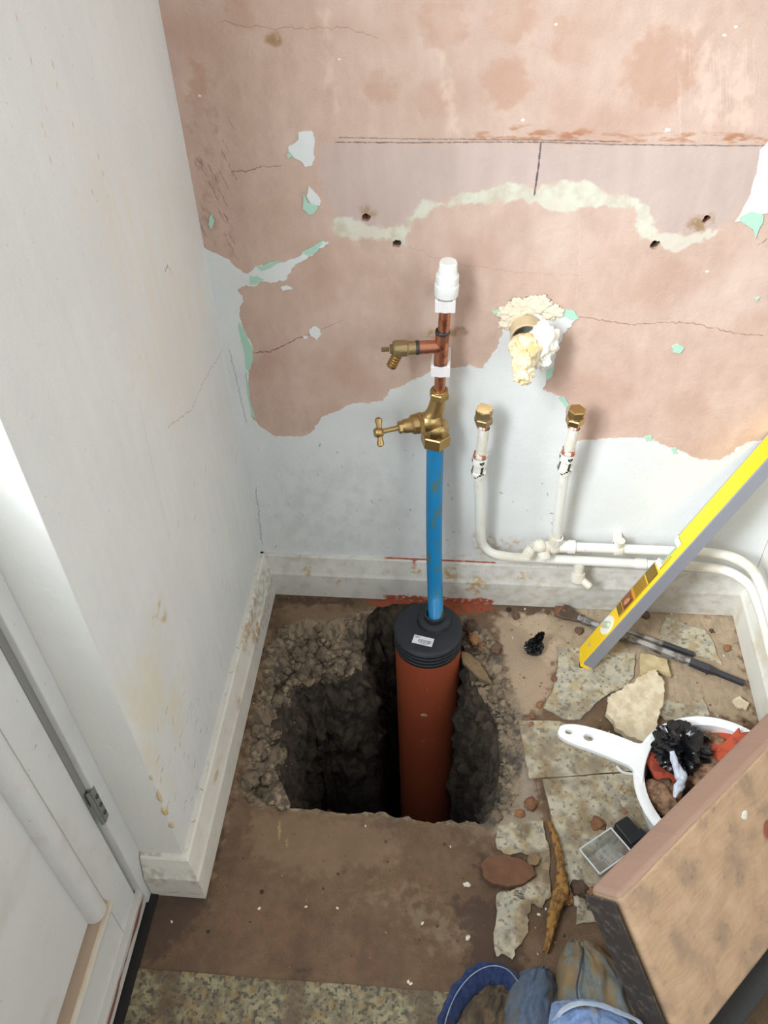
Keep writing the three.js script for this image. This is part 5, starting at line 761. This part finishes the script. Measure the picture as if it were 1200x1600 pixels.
// ------------------------------------------------------------------ white plastic bowl with a long handle, and what it holds
{
  const C = V(0.694, 0, 0.398), R = 0.104, H = 0.1, plastic = std({ color: S(238, 239, 240), roughness: 0.32 });
  const b = thing('handled_bowl', 'white plastic bowl with a flat pierced handle, full of rubble', 'bowl'); b.position.copy(C);
  part('bowl', creased(lathe([[0, 0.002], [0.070, 0.002], [0.074, 0.0], [0.078, 0.003], [0.092, 0.05], [0.0985, 0.092], [0.1000, 0.0965], [R + 0.003, 0.0965], [R + 0.005, 0.099], [R + 0.0035, 0.1015], [R - 0.004, 0.1025], [R - 0.0095, 0.100], [R - 0.0105, 0.092], [0.0875, 0.05], [0.074, 0.006], [0, 0.006]], 80), 0.7), plastic, b);
  const tip = fl(876, 1137, 0.104), d = V(tip.x - C.x, 0, tip.z - C.z), reach = d.length(), ang = Math.atan2(-d.z, d.x);
  const s = new THREE.Shape(); const x0 = R - 0.006, x1 = reach;
  s.moveTo(x0 - 0.006, -0.034); s.quadraticCurveTo(x0 + 0.006, -0.0185, x0 + 0.016, -0.017); s.quadraticCurveTo(x0 + 0.05, -0.0165, x1 - 0.03, -0.0145); s.quadraticCurveTo(x1 - 0.004, -0.012, x1, -0.004); s.lineTo(x1, 0.005); s.quadraticCurveTo(x1 - 0.004, 0.013, x1 - 0.03, 0.0155); s.quadraticCurveTo(x0 + 0.05, 0.017, x0 + 0.016, 0.017); s.quadraticCurveTo(x0 + 0.006, 0.0185, x0 - 0.006, 0.034); s.quadraticCurveTo(x0 + 0.002, 0, x0 - 0.006, -0.034);
  for (const [hx, hr] of [[x1 - 0.040, 0.0078], [x1 - 0.012, 0.0062]]) { const h = new THREE.Path(); h.absellipse(hx, 0, hr * 1.15, hr, 0, 2 * Math.PI, true); s.holes.push(h); }
  const hg = new THREE.ExtrudeGeometry(s, { depth: 0.005, bevelEnabled: true, bevelSize: 0.0022, bevelThickness: 0.0022, bevelSegments: 3, curveSegments: 16 }).rotateX(-Math.PI / 2).translate(0, 0.0955, 0);
  { const p = hg.attributes.position; for (let i = 0; i < p.count; i++) { const t = clamp((p.getX(i) - x0) / (x1 - x0), 0, 1); p.setY(i, p.getY(i) + 0.006 * Math.sin(t * Math.PI) - 0.002 * t); } hg.computeVertexNormals(); }
  part('handle', hg.rotateY(ang), plastic, b, 'flat handle with two round holes');

  const soil = dataTex(256, 256, (u, v) => mix([96, 70, 54], [58, 42, 36], fv(u, v, 12, 4, 301)), true, 0.08);
  const fill = rough(new THREE.CylinderGeometry(0.088, 0.074, 0.05, 40, 6), 0.006, 30, 2).translate(C.x, 0.031, C.z);
  const f = solid('rubble_fill', fill, std({ map: soil, roughness: 1, bumpMap: fineBump, bumpScale: 0.003 }), 'dark soil and crumbs filling the white bowl', 'soil'); f.userData.kind = 'stuff';
  const clay = std({ map: dataTex(256, 256, (u, v) => mix([186, 80, 52], [136, 58, 44], sst(fv(u, v, 8, 4, 311), 0.4, 0.7)), true, 0.08), roughness: 0.8, bumpMap: fineBump, bumpScale: 0.0008 });
  const sherd = (px, py, y, len, arc, rot, label) => { const r0 = 0.052, sh = new THREE.Shape(); sh.absarc(0, 0, r0, -arc / 2, arc / 2, false); sh.absarc(0, 0, r0 - 0.008, arc / 2, -arc / 2, true); const g = new THREE.ExtrudeGeometry(sh, { depth: len, bevelEnabled: true, bevelSize: 0.0008, bevelThickness: 0.0008, bevelSegments: 1, curveSegments: 10 }).translate(-r0, 0, -len / 2); const p = g.attributes.position; for (let i = 0; i < p.count; i++) p.setZ(i, p.getZ(i) + 0.008 * f2(p.getY(i) * 60, px, 2) * Math.sign(p.getZ(i))); g.rotateZ(Math.PI / 2); g.applyQuaternion(new THREE.Quaternion().setFromEuler(new THREE.Euler(...rot))); g.computeVertexNormals(); const q = fl(px, py, y); const m = solid('clay_pipe_sherd', metricUV(g.translate(q.x, q.y, q.z)), clay, label, 'pipe sherd', 'red clay sherds in the bowl'); return m; };
  sherd(1038, 1198, 0.086, 0.044, 0.75, [0.35, 0.5, -0.35], 'dull red clay sherd by the white film in the bowl');
  sherd(1127, 1150, 0.092, 0.060, 0.6, [-0.3, -0.5, 0.2], 'orange-red clay sherd leaning on the far bowl rim');
  sherd(1140, 1172, 0.104, 0.064, 0.42, [0.5, -0.75, 0.5], 'long bright orange-red clay sherd on top of the bowl');
  const brownR = std({ map: dataTex(256, 256, (u, v) => mix([150, 116, 88], [98, 74, 58], sst(fv(u, v, 9, 4, 321), 0.35, 0.7)), true, 0.07), roughness: 0.95, bumpMap: fineBump, bumpScale: 0.002 });
  const stone = (px, py, y, sx, sy, sz, seed, mat, label, name = 'rubble_stone') => { const q = fl(px, py, y); return solid(name, lump(sx, sy, sz, seed, 3, 0.45, 1.5).translate(q.x, q.y, q.z), mat, label, 'stone'); };
  stone(1032, 1247, 0.078, 0.027, 0.018, 0.024, 3, brownR, 'tan flat-faced stone beside the near bowl wall');
  stone(1098, 1206, 0.084, 0.032, 0.020, 0.028, 8, brownR, 'large brown lump in the middle of the bowl');
  stone(1115, 1165, 0.084, 0.018, 0.014, 0.02, 12, brownR, 'brown lump between the orange sherds');
  stone(1036, 1172, 0.076, 0.016, 0.013, 0.014, 15, std({ color: S(170, 130, 78), roughness: 0.95, bumpMap: fineBump, bumpScale: 0.002 }), 'small ochre lump near the bowl handle');
  // crumpled black bag and a twist of white film
  const crumple = (sx, sy, sz, seed, amp = 0.55) => { const g0 = new THREE.IcosahedronGeometry(1, 14); g0.deleteAttribute('uv'); g0.deleteAttribute('normal'); const g = mergeVertices(g0, 1e-5), p = g.attributes.position; for (let i = 0; i < p.count; i++) { const x = p.getX(i), y = p.getY(i), z = p.getZ(i), k = 1 + amp * (Math.abs(f3(x * 1.1 + seed, y * 1.1, z * 1.1, 2)) * -1.9 + 0.4) ; p.setXYZ(i, x * k * sx, y * k * sy, z * k * sz); } const n = creased(g, 0.5); return metricUV(n); };
  const gloss = std({ color: S(16, 16, 19), roughness: 0.22, side: THREE.DoubleSide });
  { const q = fl(1062, 1160, 0.108); solid('black_plastic_bag', crumple(0.036, 0.024, 0.034, 4).translate(q.x + 0.002, q.y - 0.006, q.z + 0.004), gloss, 'crumpled shiny black plastic bag stuffed in the bowl', 'plastic bag'); }
  { const P = [[1050, 1174, 0.122], [1054, 1190, 0.118], [1060, 1204, 0.114], [1066, 1220, 0.112], [1058, 1234, 0.112], [1054, 1246, 0.108]].map(([x, y, h]) => fl(x, y, h)); const g = tube(P, (u, v) => { const k = Math.sin(u * Math.PI); return 0.0062 * (0.5 + 0.8 * k) * (0.55 + 0.45 * Math.abs(Math.cos((v + u * 1.2) * 2 * Math.PI))) * (1 + 0.2 * N2(u * 6, 2)); }, 90, 24); solid('white_film_strip', g, std({ color: S(206, 212, 226), roughness: 0.3, transmission: 0.15, thickness: 0, side: THREE.DoubleSide }), 'twisted strip of white plastic film on the black bag', 'plastic strip'); }
  // black scrap on the floor by the level's foot
  { const q = fl(834, 1012, 0.010), g = [crumple(0.014, 0.012, 0.013, 11, 0.6).translate(q.x, q.y + 0.002, q.z), crumple(0.006, 0.017, 0.006, 14, 0.7).rotateZ(-0.35).translate(q.x + 0.006, q.y + 0.016, q.z - 0.006)]; solid('black_plastic_scrap', g, gloss, 'torn scrap of shiny black plastic standing on the floor near the chisel blade', 'plastic scrap'); }
}

// ------------------------------------------------------------------ chisels
{
  const steelTex = dataTex(256, 256, (u, v) => mix([164, 160, 158], [104, 98, 94], sst(fv(u, v, 8, 4, 331), 0.45, 0.75)), true, 0.08);
  const steel = std({ map: steelTex, metalness: 0.5, roughness: 0.45 }), dark = std({ color: S(62, 60, 66), metalness: 0.4, roughness: 0.5 }), rust = std({ map: dataTex(128, 128, (u, v) => mix([112, 98, 90], [84, 62, 50], fv(u, v, 9, 4, 341)), true, 0.06), metalness: 0.3, roughness: 0.6 });
  const hexBar = (p, q, r0, r1 = r0) => { const d = q.clone().sub(p), g = metricUV(new THREE.CylinderGeometry(r1, r0, d.length(), 6).translate(0, d.length() / 2, 0)); g.computeVertexNormals(); return aim(g, p, d); };
  const t = thing('cold_chisel', 'long steel cold chisel with a flared spade blade lying behind the spirit level', 'chisel');
  const A = fl(903, 966, 0.009), B = fl(1078, 1034, 0.010), E = fl(1163, 1068, 0.009), D = fl(878, 955, 0.008);
  part('shank', hexBar(A, B, 0.0068, 0.0072), steel, t);
  part('tail', [hexBar(B, B.clone().lerp(E, 0.35), 0.0074, 0.0082), hexBar(B.clone().lerp(E, 0.35), B.clone().lerp(E, 0.5), 0.0082, 0.0056), hexBar(B.clone().lerp(E, 0.5), E, 0.0056, 0.0056)], dark, t, 'dark struck end');
  { const d = D.clone().sub(A).setY(0).normalize(), side = V(-d.z, 0, d.x), s = new THREE.Shape(); s.moveTo(-0.006, 0); s.lineTo(-0.009, 0.012); s.lineTo(-0.0145, 0.026); s.lineTo(-0.0135, 0.034); s.lineTo(0.0135, 0.034); s.lineTo(0.0145, 0.026); s.lineTo(0.009, 0.012); s.lineTo(0.006, 0); const g = new THREE.ExtrudeGeometry(s, { depth: 0.004, bevelEnabled: true, bevelSize: 0.001, bevelThickness: 0.001, bevelSegments: 1 }).translate(0, -0.003, -0.002); g.applyMatrix4(new THREE.Matrix4().makeBasis(side, d, side.clone().cross(d)).setPosition(A.x, 0.009, A.z)); part('blade', metricUV(g), rust, t, 'rusty flared blade'); }
  const u = thing('cold_chisel', 'shorter grey steel chisel lying parallel behind the long one', 'chisel');
  const a = fl(946, 976, 0.006), b = fl(1036, 1006, 0.006), e = fl(1084, 1023, 0.006);
  part('shank', hexBar(a, b, 0.0050, 0.0052), steel, u); part('tail', hexBar(b, e, 0.0054, 0.0048), dark, u);
}

// ------------------------------------------------------------------ loose pieces on the floor
{
  const slab = (name, px, h, seed, mat, label, cat, amp = 0.0015, y = 0.0022, group) => { const pts = jag(px.map((p) => { const q = fl(p[0], p[1], y + h); return [q.x, -q.z]; }), amp, 3, seed); const g = new THREE.ExtrudeGeometry(shapeOf(pts), { depth: h - 0.002, bevelEnabled: true, bevelSize: 0.001, bevelThickness: 0.001, bevelSegments: 2 }).rotateX(-Math.PI / 2).translate(0, y + 0.001, 0); return solid(name, metricUV(g), mat, label, cat, group); };
  const creamTex = dataTex(256, 256, (u, v) => mix([226, 212, 184], [204, 186, 156], sst(fv(u, v, 9, 5, 351), 0.35, 0.75)), true, 0.1);
  const cream = std({ map: creamTex, roughness: 0.95, bumpMap: fineBump, bumpScale: 0.0015 });
  slab('plaster_fragment', [[951, 1089], [964, 1080], [976, 1071], [990, 1068], [1007, 1054], [1025, 1047], [1037, 1064], [1037, 1089], [1030, 1110], [1027, 1131], [1004, 1157], [976, 1145], [962, 1134], [948, 1113]], 0.012, 1, cream, 'broad cream plaster fragment with a crumbled edge beside the bowl', 'plaster fragment', 0.0032);
  slab('plaster_fragment', [[1002, 1021], [1022, 1024], [1042, 1031], [1048, 1054], [1030, 1046], [1014, 1049], [1000, 1054]], 0.008, 2, std({ map: creamTex, color: S(232, 226, 206), roughness: 0.95 }), 'small buff plaster fragment under the long chisel', 'plaster fragment');
  slab('plaster_fragment', [[1146, 1094], [1156, 1088], [1170, 1098], [1166, 1107], [1154, 1104]], 0.006, 3, cream, 'small cream plaster chip by the right skirting board', 'plaster fragment');
  const ochreFlake = std({ map: dataTex(128, 128, (u, v) => mix([150, 124, 88], [110, 92, 72], fv(u, v, 8, 4, 361)), true, 0.06), roughness: 0.95, bumpMap: fineBump, bumpScale: 0.0015 });
  slab('stone_flake', [[722, 1018], [734, 1022], [748, 1034], [760, 1052], [768, 1066], [752, 1060], [736, 1046], [724, 1034]], 0.008, 4, ochreFlake, 'ochre-edged leaf-shaped stone flake beside the orange pipe', 'stone flake', 0.001, -0.012);
  slab('clay_slab', [[752, 1352], [762, 1340], [786, 1335], [812, 1342], [832, 1354], [836, 1366], [820, 1378], [796, 1384], [772, 1380], [756, 1368]], 0.009, 5, std({ map: dataTex(128, 128, (u, v) => mix([128, 90, 66], [98, 68, 52], fv(u, v, 7, 4, 371)), true, 0.08), roughness: 0.95, bumpMap: fineBump, bumpScale: 0.002 }), 'flat rounded brown clay slab in front of the hole', 'clay slab', 0.0015);
  slab('stone_flake', [[826, 1338], [836, 1332], [844, 1340], [838, 1350], [824, 1352]], 0.008, 6, ochreFlake, 'rounded beige stone touching the brown clay slab', 'stone flake');
  // dark plastic block, clear plastic tray, ochre strip
  { const p = fl(985, 1308, 0.012), g = new RoundedBoxGeometry(0.046, 0.022, 0.024, 3, 0.003); const t = thing('black_plastic_block', 'small black moulded plastic block on the tile near the bowl', 'plastic block'); t.position.set(p.x, 0.0145, p.z); t.rotation.y = -0.95; part('body', g, M.black, t); part('ridge', new RoundedBoxGeometry(0.012, 0.006, 0.028, 2, 0.0015).translate(0.008, 0.0125, 0), M.black, t); }
  {
    const t = thing('clear_plastic_tray', 'clear ribbed plastic tray lying on the tile beside the board', 'plastic tray'), p = fl(942, 1342, 0.004), clear = std({ color: S(244, 246, 248), transmission: 0.96, thickness: 0, roughness: 0.06 });
    t.position.set(p.x, 0.0035, p.z); t.rotation.y = 0.65;
    const W = 0.056, D = 0.04, H = 0.026, q = 0.006, th = 0.001;
    const wall = (a, b, c, d) => { const g = new THREE.BufferGeometry(), n = b.clone().sub(a).cross(d.clone().sub(a)).normalize().multiplyScalar(th), P = [a, b, c, d, a.clone().add(n), b.clone().add(n), c.clone().add(n), d.clone().add(n)], f = [0, 1, 2, 0, 2, 3, 4, 6, 5, 4, 7, 6, 0, 4, 5, 0, 5, 1, 1, 5, 6, 1, 6, 2, 2, 6, 7, 2, 7, 3, 3, 7, 4, 3, 4, 0]; g.setAttribute('position', new THREE.Float32BufferAttribute(f.flatMap((i) => P[i].toArray()), 3)); g.computeVertexNormals(); return metricUV(g); };
    const lo = [V(-W / 2 + q, 0, -D / 2 + q), V(W / 2 - q, 0, -D / 2 + q), V(W / 2 - q, 0, D / 2 - q), V(-W / 2 + q, 0, D / 2 - q)], hi = [V(-W / 2, H, -D / 2), V(W / 2, H, -D / 2), V(W / 2, H, D / 2), V(-W / 2, H, D / 2)];
    part('tray_base', wall(lo[0], lo[1], lo[2], lo[3]), clear, t); for (let i = 0; i < 4; i++) part('tray_wall', wall(lo[i], lo[(i + 1) % 4], hi[(i + 1) % 4], hi[i]), clear, t);
    for (let i = 0; i < 4; i++) part('rim', capTube([hi[i], hi[(i + 1) % 4]], 0.0012, 2, 8), std({ color: S(240, 242, 244), transmission: 0.35, thickness: 0, roughness: 0.25 }), t);
    for (let i = 0; i < 5; i++) part('rib', capTube([lo[0].clone().lerp(lo[1], (i + 0.5) / 5), lo[3].clone().lerp(lo[2], (i + 0.5) / 5)].map((v) => v.setY(0.0018)), 0.0009, 2, 6), clear, t);
  }
  { const P = [[858, 1284, 0.006], [866, 1305, 0.007], [873, 1335, 0.009], [878, 1368, 0.010], [877, 1392, 0.011], [866, 1425, 0.010], [860, 1455, 0.009], [852, 1488, 0.007]].map(([x, y, h]) => fl(x, y, h)); const g = tube(P, (u, v) => (0.0036 + 0.0045 * Math.exp(-((u - 0.62) ** 2) / 0.03) + 0.0018 * Math.sin(u * Math.PI)) * (0.8 + 0.35 * Math.abs(Math.cos((v + u * 1.5) * 2 * Math.PI))) * (1 + 0.22 * N2(u * 14, v * 3)), 110, 16); solid('muddy_strip', g, std({ map: dataTex(256, 256, (u, v) => mix([158, 116, 58], [104, 74, 44], sst(fv(u, v, 10, 4, 381), 0.4, 0.7)), true, 0.06), roughness: 0.9, bumpMap: fineBump, bumpScale: 0.002 }), 'long curved ochre strip caked in mud on the floor tiles', 'strip'); }
  { const P = [[963, 1197, 0.014], [972, 1206, 0.010], [985, 1209, 0.008], [999, 1209, 0.008]].map(([x, y, h]) => fl(x, y, h)); solid('white_plastic_scrap', capTube(P, 0.0022, 20, 8), M.whitePlastic, 'thin white plastic sliver under the bowl handle', 'plastic scrap'); }
  // stones
  const mats = [[128, 90, 64], [110, 84, 66], [150, 108, 76], [84, 66, 54]].map(([r, g, b], i) => std({ map: dataTex(64, 64, (u, v) => { const n = fv(u, v, 6, 3, 391 + i); return [r + 30 * (n - 0.5), g + 28 * (n - 0.5), b + 24 * (n - 0.5)]; }, true, 0.05), roughness: 0.95, bumpMap: fineBump, bumpScale: 0.002 }));
  const stones = [[877, 940, 0.011, 0, 'rounded brown stone behind the flared chisel blade'], [968, 948, 0.010, 0, 'brown stone against the skirting behind the spirit level'], [1137, 1012, 0.006, 2, 'small orange-brown stone near the right skirting board'], [1006, 946, 0.007, 1, 'dull stone at the skirting past the spirit level'], [806, 962, 0.006, 1, 'flat dark stone at the skirting between blue pipe and chisel'], [905, 985, 0.006, 1, 'stone just in front of the chisel shank'], [843, 1100, 0.005, 2, 'pebble at the pointed corner of the upper vinyl tile'], [866, 1060, 0.006, 0, 'pebble on the edge of the tile under the level foot'], [934, 1287, 0.009, 0, 'brown stone on the tile above the clear tray'], [976, 1268, 0.005, 2, 'small pebble between bowl and black block'], [830, 1255, 0.009, 0, 'brown stone at the upper end of the ochre strip'], [812, 1270, 0.006, 2, 'small tan stone on the grey dust beside the hole'], [905, 1388, 0.010, 3, 'dark stone beside the lower bend of the ochre strip'], [925, 1394, 0.008, 0, 'reddish stone between dark stone and wooden board'], [884, 1402, 0.010, 2, 'tan stone touching the ochre strip'], [986, 1330, 0.011, 0, 'dark brown stone between clear tray and black block'], [775, 1012, 0.010, 1, 'outermost stone of the cluster beside the rubber cap'], [742, 990, 0.012, 2, 'largest tan stone of the cluster beside the rubber cap'], [756, 1004, 0.009, 0, 'brown stone in the middle of the cluster beside the rubber cap'], [830, 1132, 0.005, 2, 'pebble on the top edge of the tile under the bowl handle'], [832, 1118, 0.004, 0, 'tiny pebble just off the tile under the bowl handle'], [1043, 1010, 0.004, 1, 'tiny stone behind the shorter chisel'], [1112, 985, 0.004, 3, 'tiny dark stone on the tile in the right corner'], [735, 975, 0.010, 3, 'dark stone of the cluster closest to the skirting'], [975, 1240, 0.003, 2, 'tiny pebble below the bowl rim']];
  stones.forEach(([x, y, r, k, label], i) => {
    const p = fl(x, y, r * 0.4), h = floorTop(p.x, p.z), rr = rng(800 + i); p.z = Math.max(p.z, 0.019 + r * 1.1);
    solid('small_stone', lump(r * (0.9 + 0.4 * rr()), r * 0.7, r * (0.8 + 0.4 * rr()), 60 + i, 3, 0.45, 1.7).rotateY(rr() * 6).translate(p.x, h + r * 0.45, p.z), mats[k], label, 'stone', 'small stones on the floor');
  });
  const chipM = std({ color: S(226, 218, 204), roughness: 0.9 });
  [[729, 1382, 0.006], [731, 1465, 0.005], [527, 1418, 0.0025], [405, 1419, 0.003], [704, 1322, 0.002], [478, 1416, 0.0025], [638, 1535, 0.003], [1077, 982, 0.004], [1083, 1012, 0.003], [268, 1440, 0.0025], [642, 1538, 0.003], [571, 1290, 0.002], [842, 1428, 0.003], [660, 1442, 0.003]].forEach(([x, y, r], i) => {
    const p = fl(x, y, 0.001), h = floorTop(p.x, p.z); solid('plaster_chip', lump(r * 0.75, r * 0.32, r * 0.5, 120 + i, 2, 0.7, 1.9).rotateY(i * 1.3).translate(p.x, h + r * 0.3 + (x > 620 && y > 1534 ? 0.0026 : 0), p.z), chipM, 'tiny white plaster chip on the brown floor', 'plaster chip', 'white plaster chips on the floor');
  });
  // crumbs too small to count
  const N = 800, im = new THREE.InstancedMesh(lump(1, 0.7, 0.9, 5, 1, 0.4, 1.5), std({ color: 0xffffff, roughness: 0.95 }), N), r = rng(77), m4 = new THREE.Matrix4(), col = [S(186, 168, 142), S(128, 102, 78), S(90, 72, 58), S(150, 124, 96), S(210, 200, 182)];
  for (let i = 0, k = 0; k < N; i++) { const x = 0.02 + 0.78 * r(), z = 0.02 + 0.64 * r(), inHole = x > 0.085 && x < 0.41 && z > 0.05 && z < 0.44; if (inHole && !(x < 0.11)) continue; const right = x > 0.42; if (!right && r() < 0.55) continue; const s = 0.0006 + 0.0018 * Math.pow(r(), 3); m4.compose(V(x, floorTop(x, z) + s * 0.3, z), new THREE.Quaternion().setFromEuler(new THREE.Euler(r() * 6, r() * 6, r() * 6)), V(s, s, s)); im.setMatrixAt(k, m4); im.setColorAt(k, col[right ? Math.floor(r() * 5) : 1 + Math.floor(r() * 3)]); k++; }
  im.name = 'floor_crumbs'; im.castShadow = im.receiveShadow = true; im.userData = { label: 'fine grit and crumbs scattered over the floor', category: 'grit', kind: 'stuff' }; scene.add(im);
}

renderer.render(scene, camera);
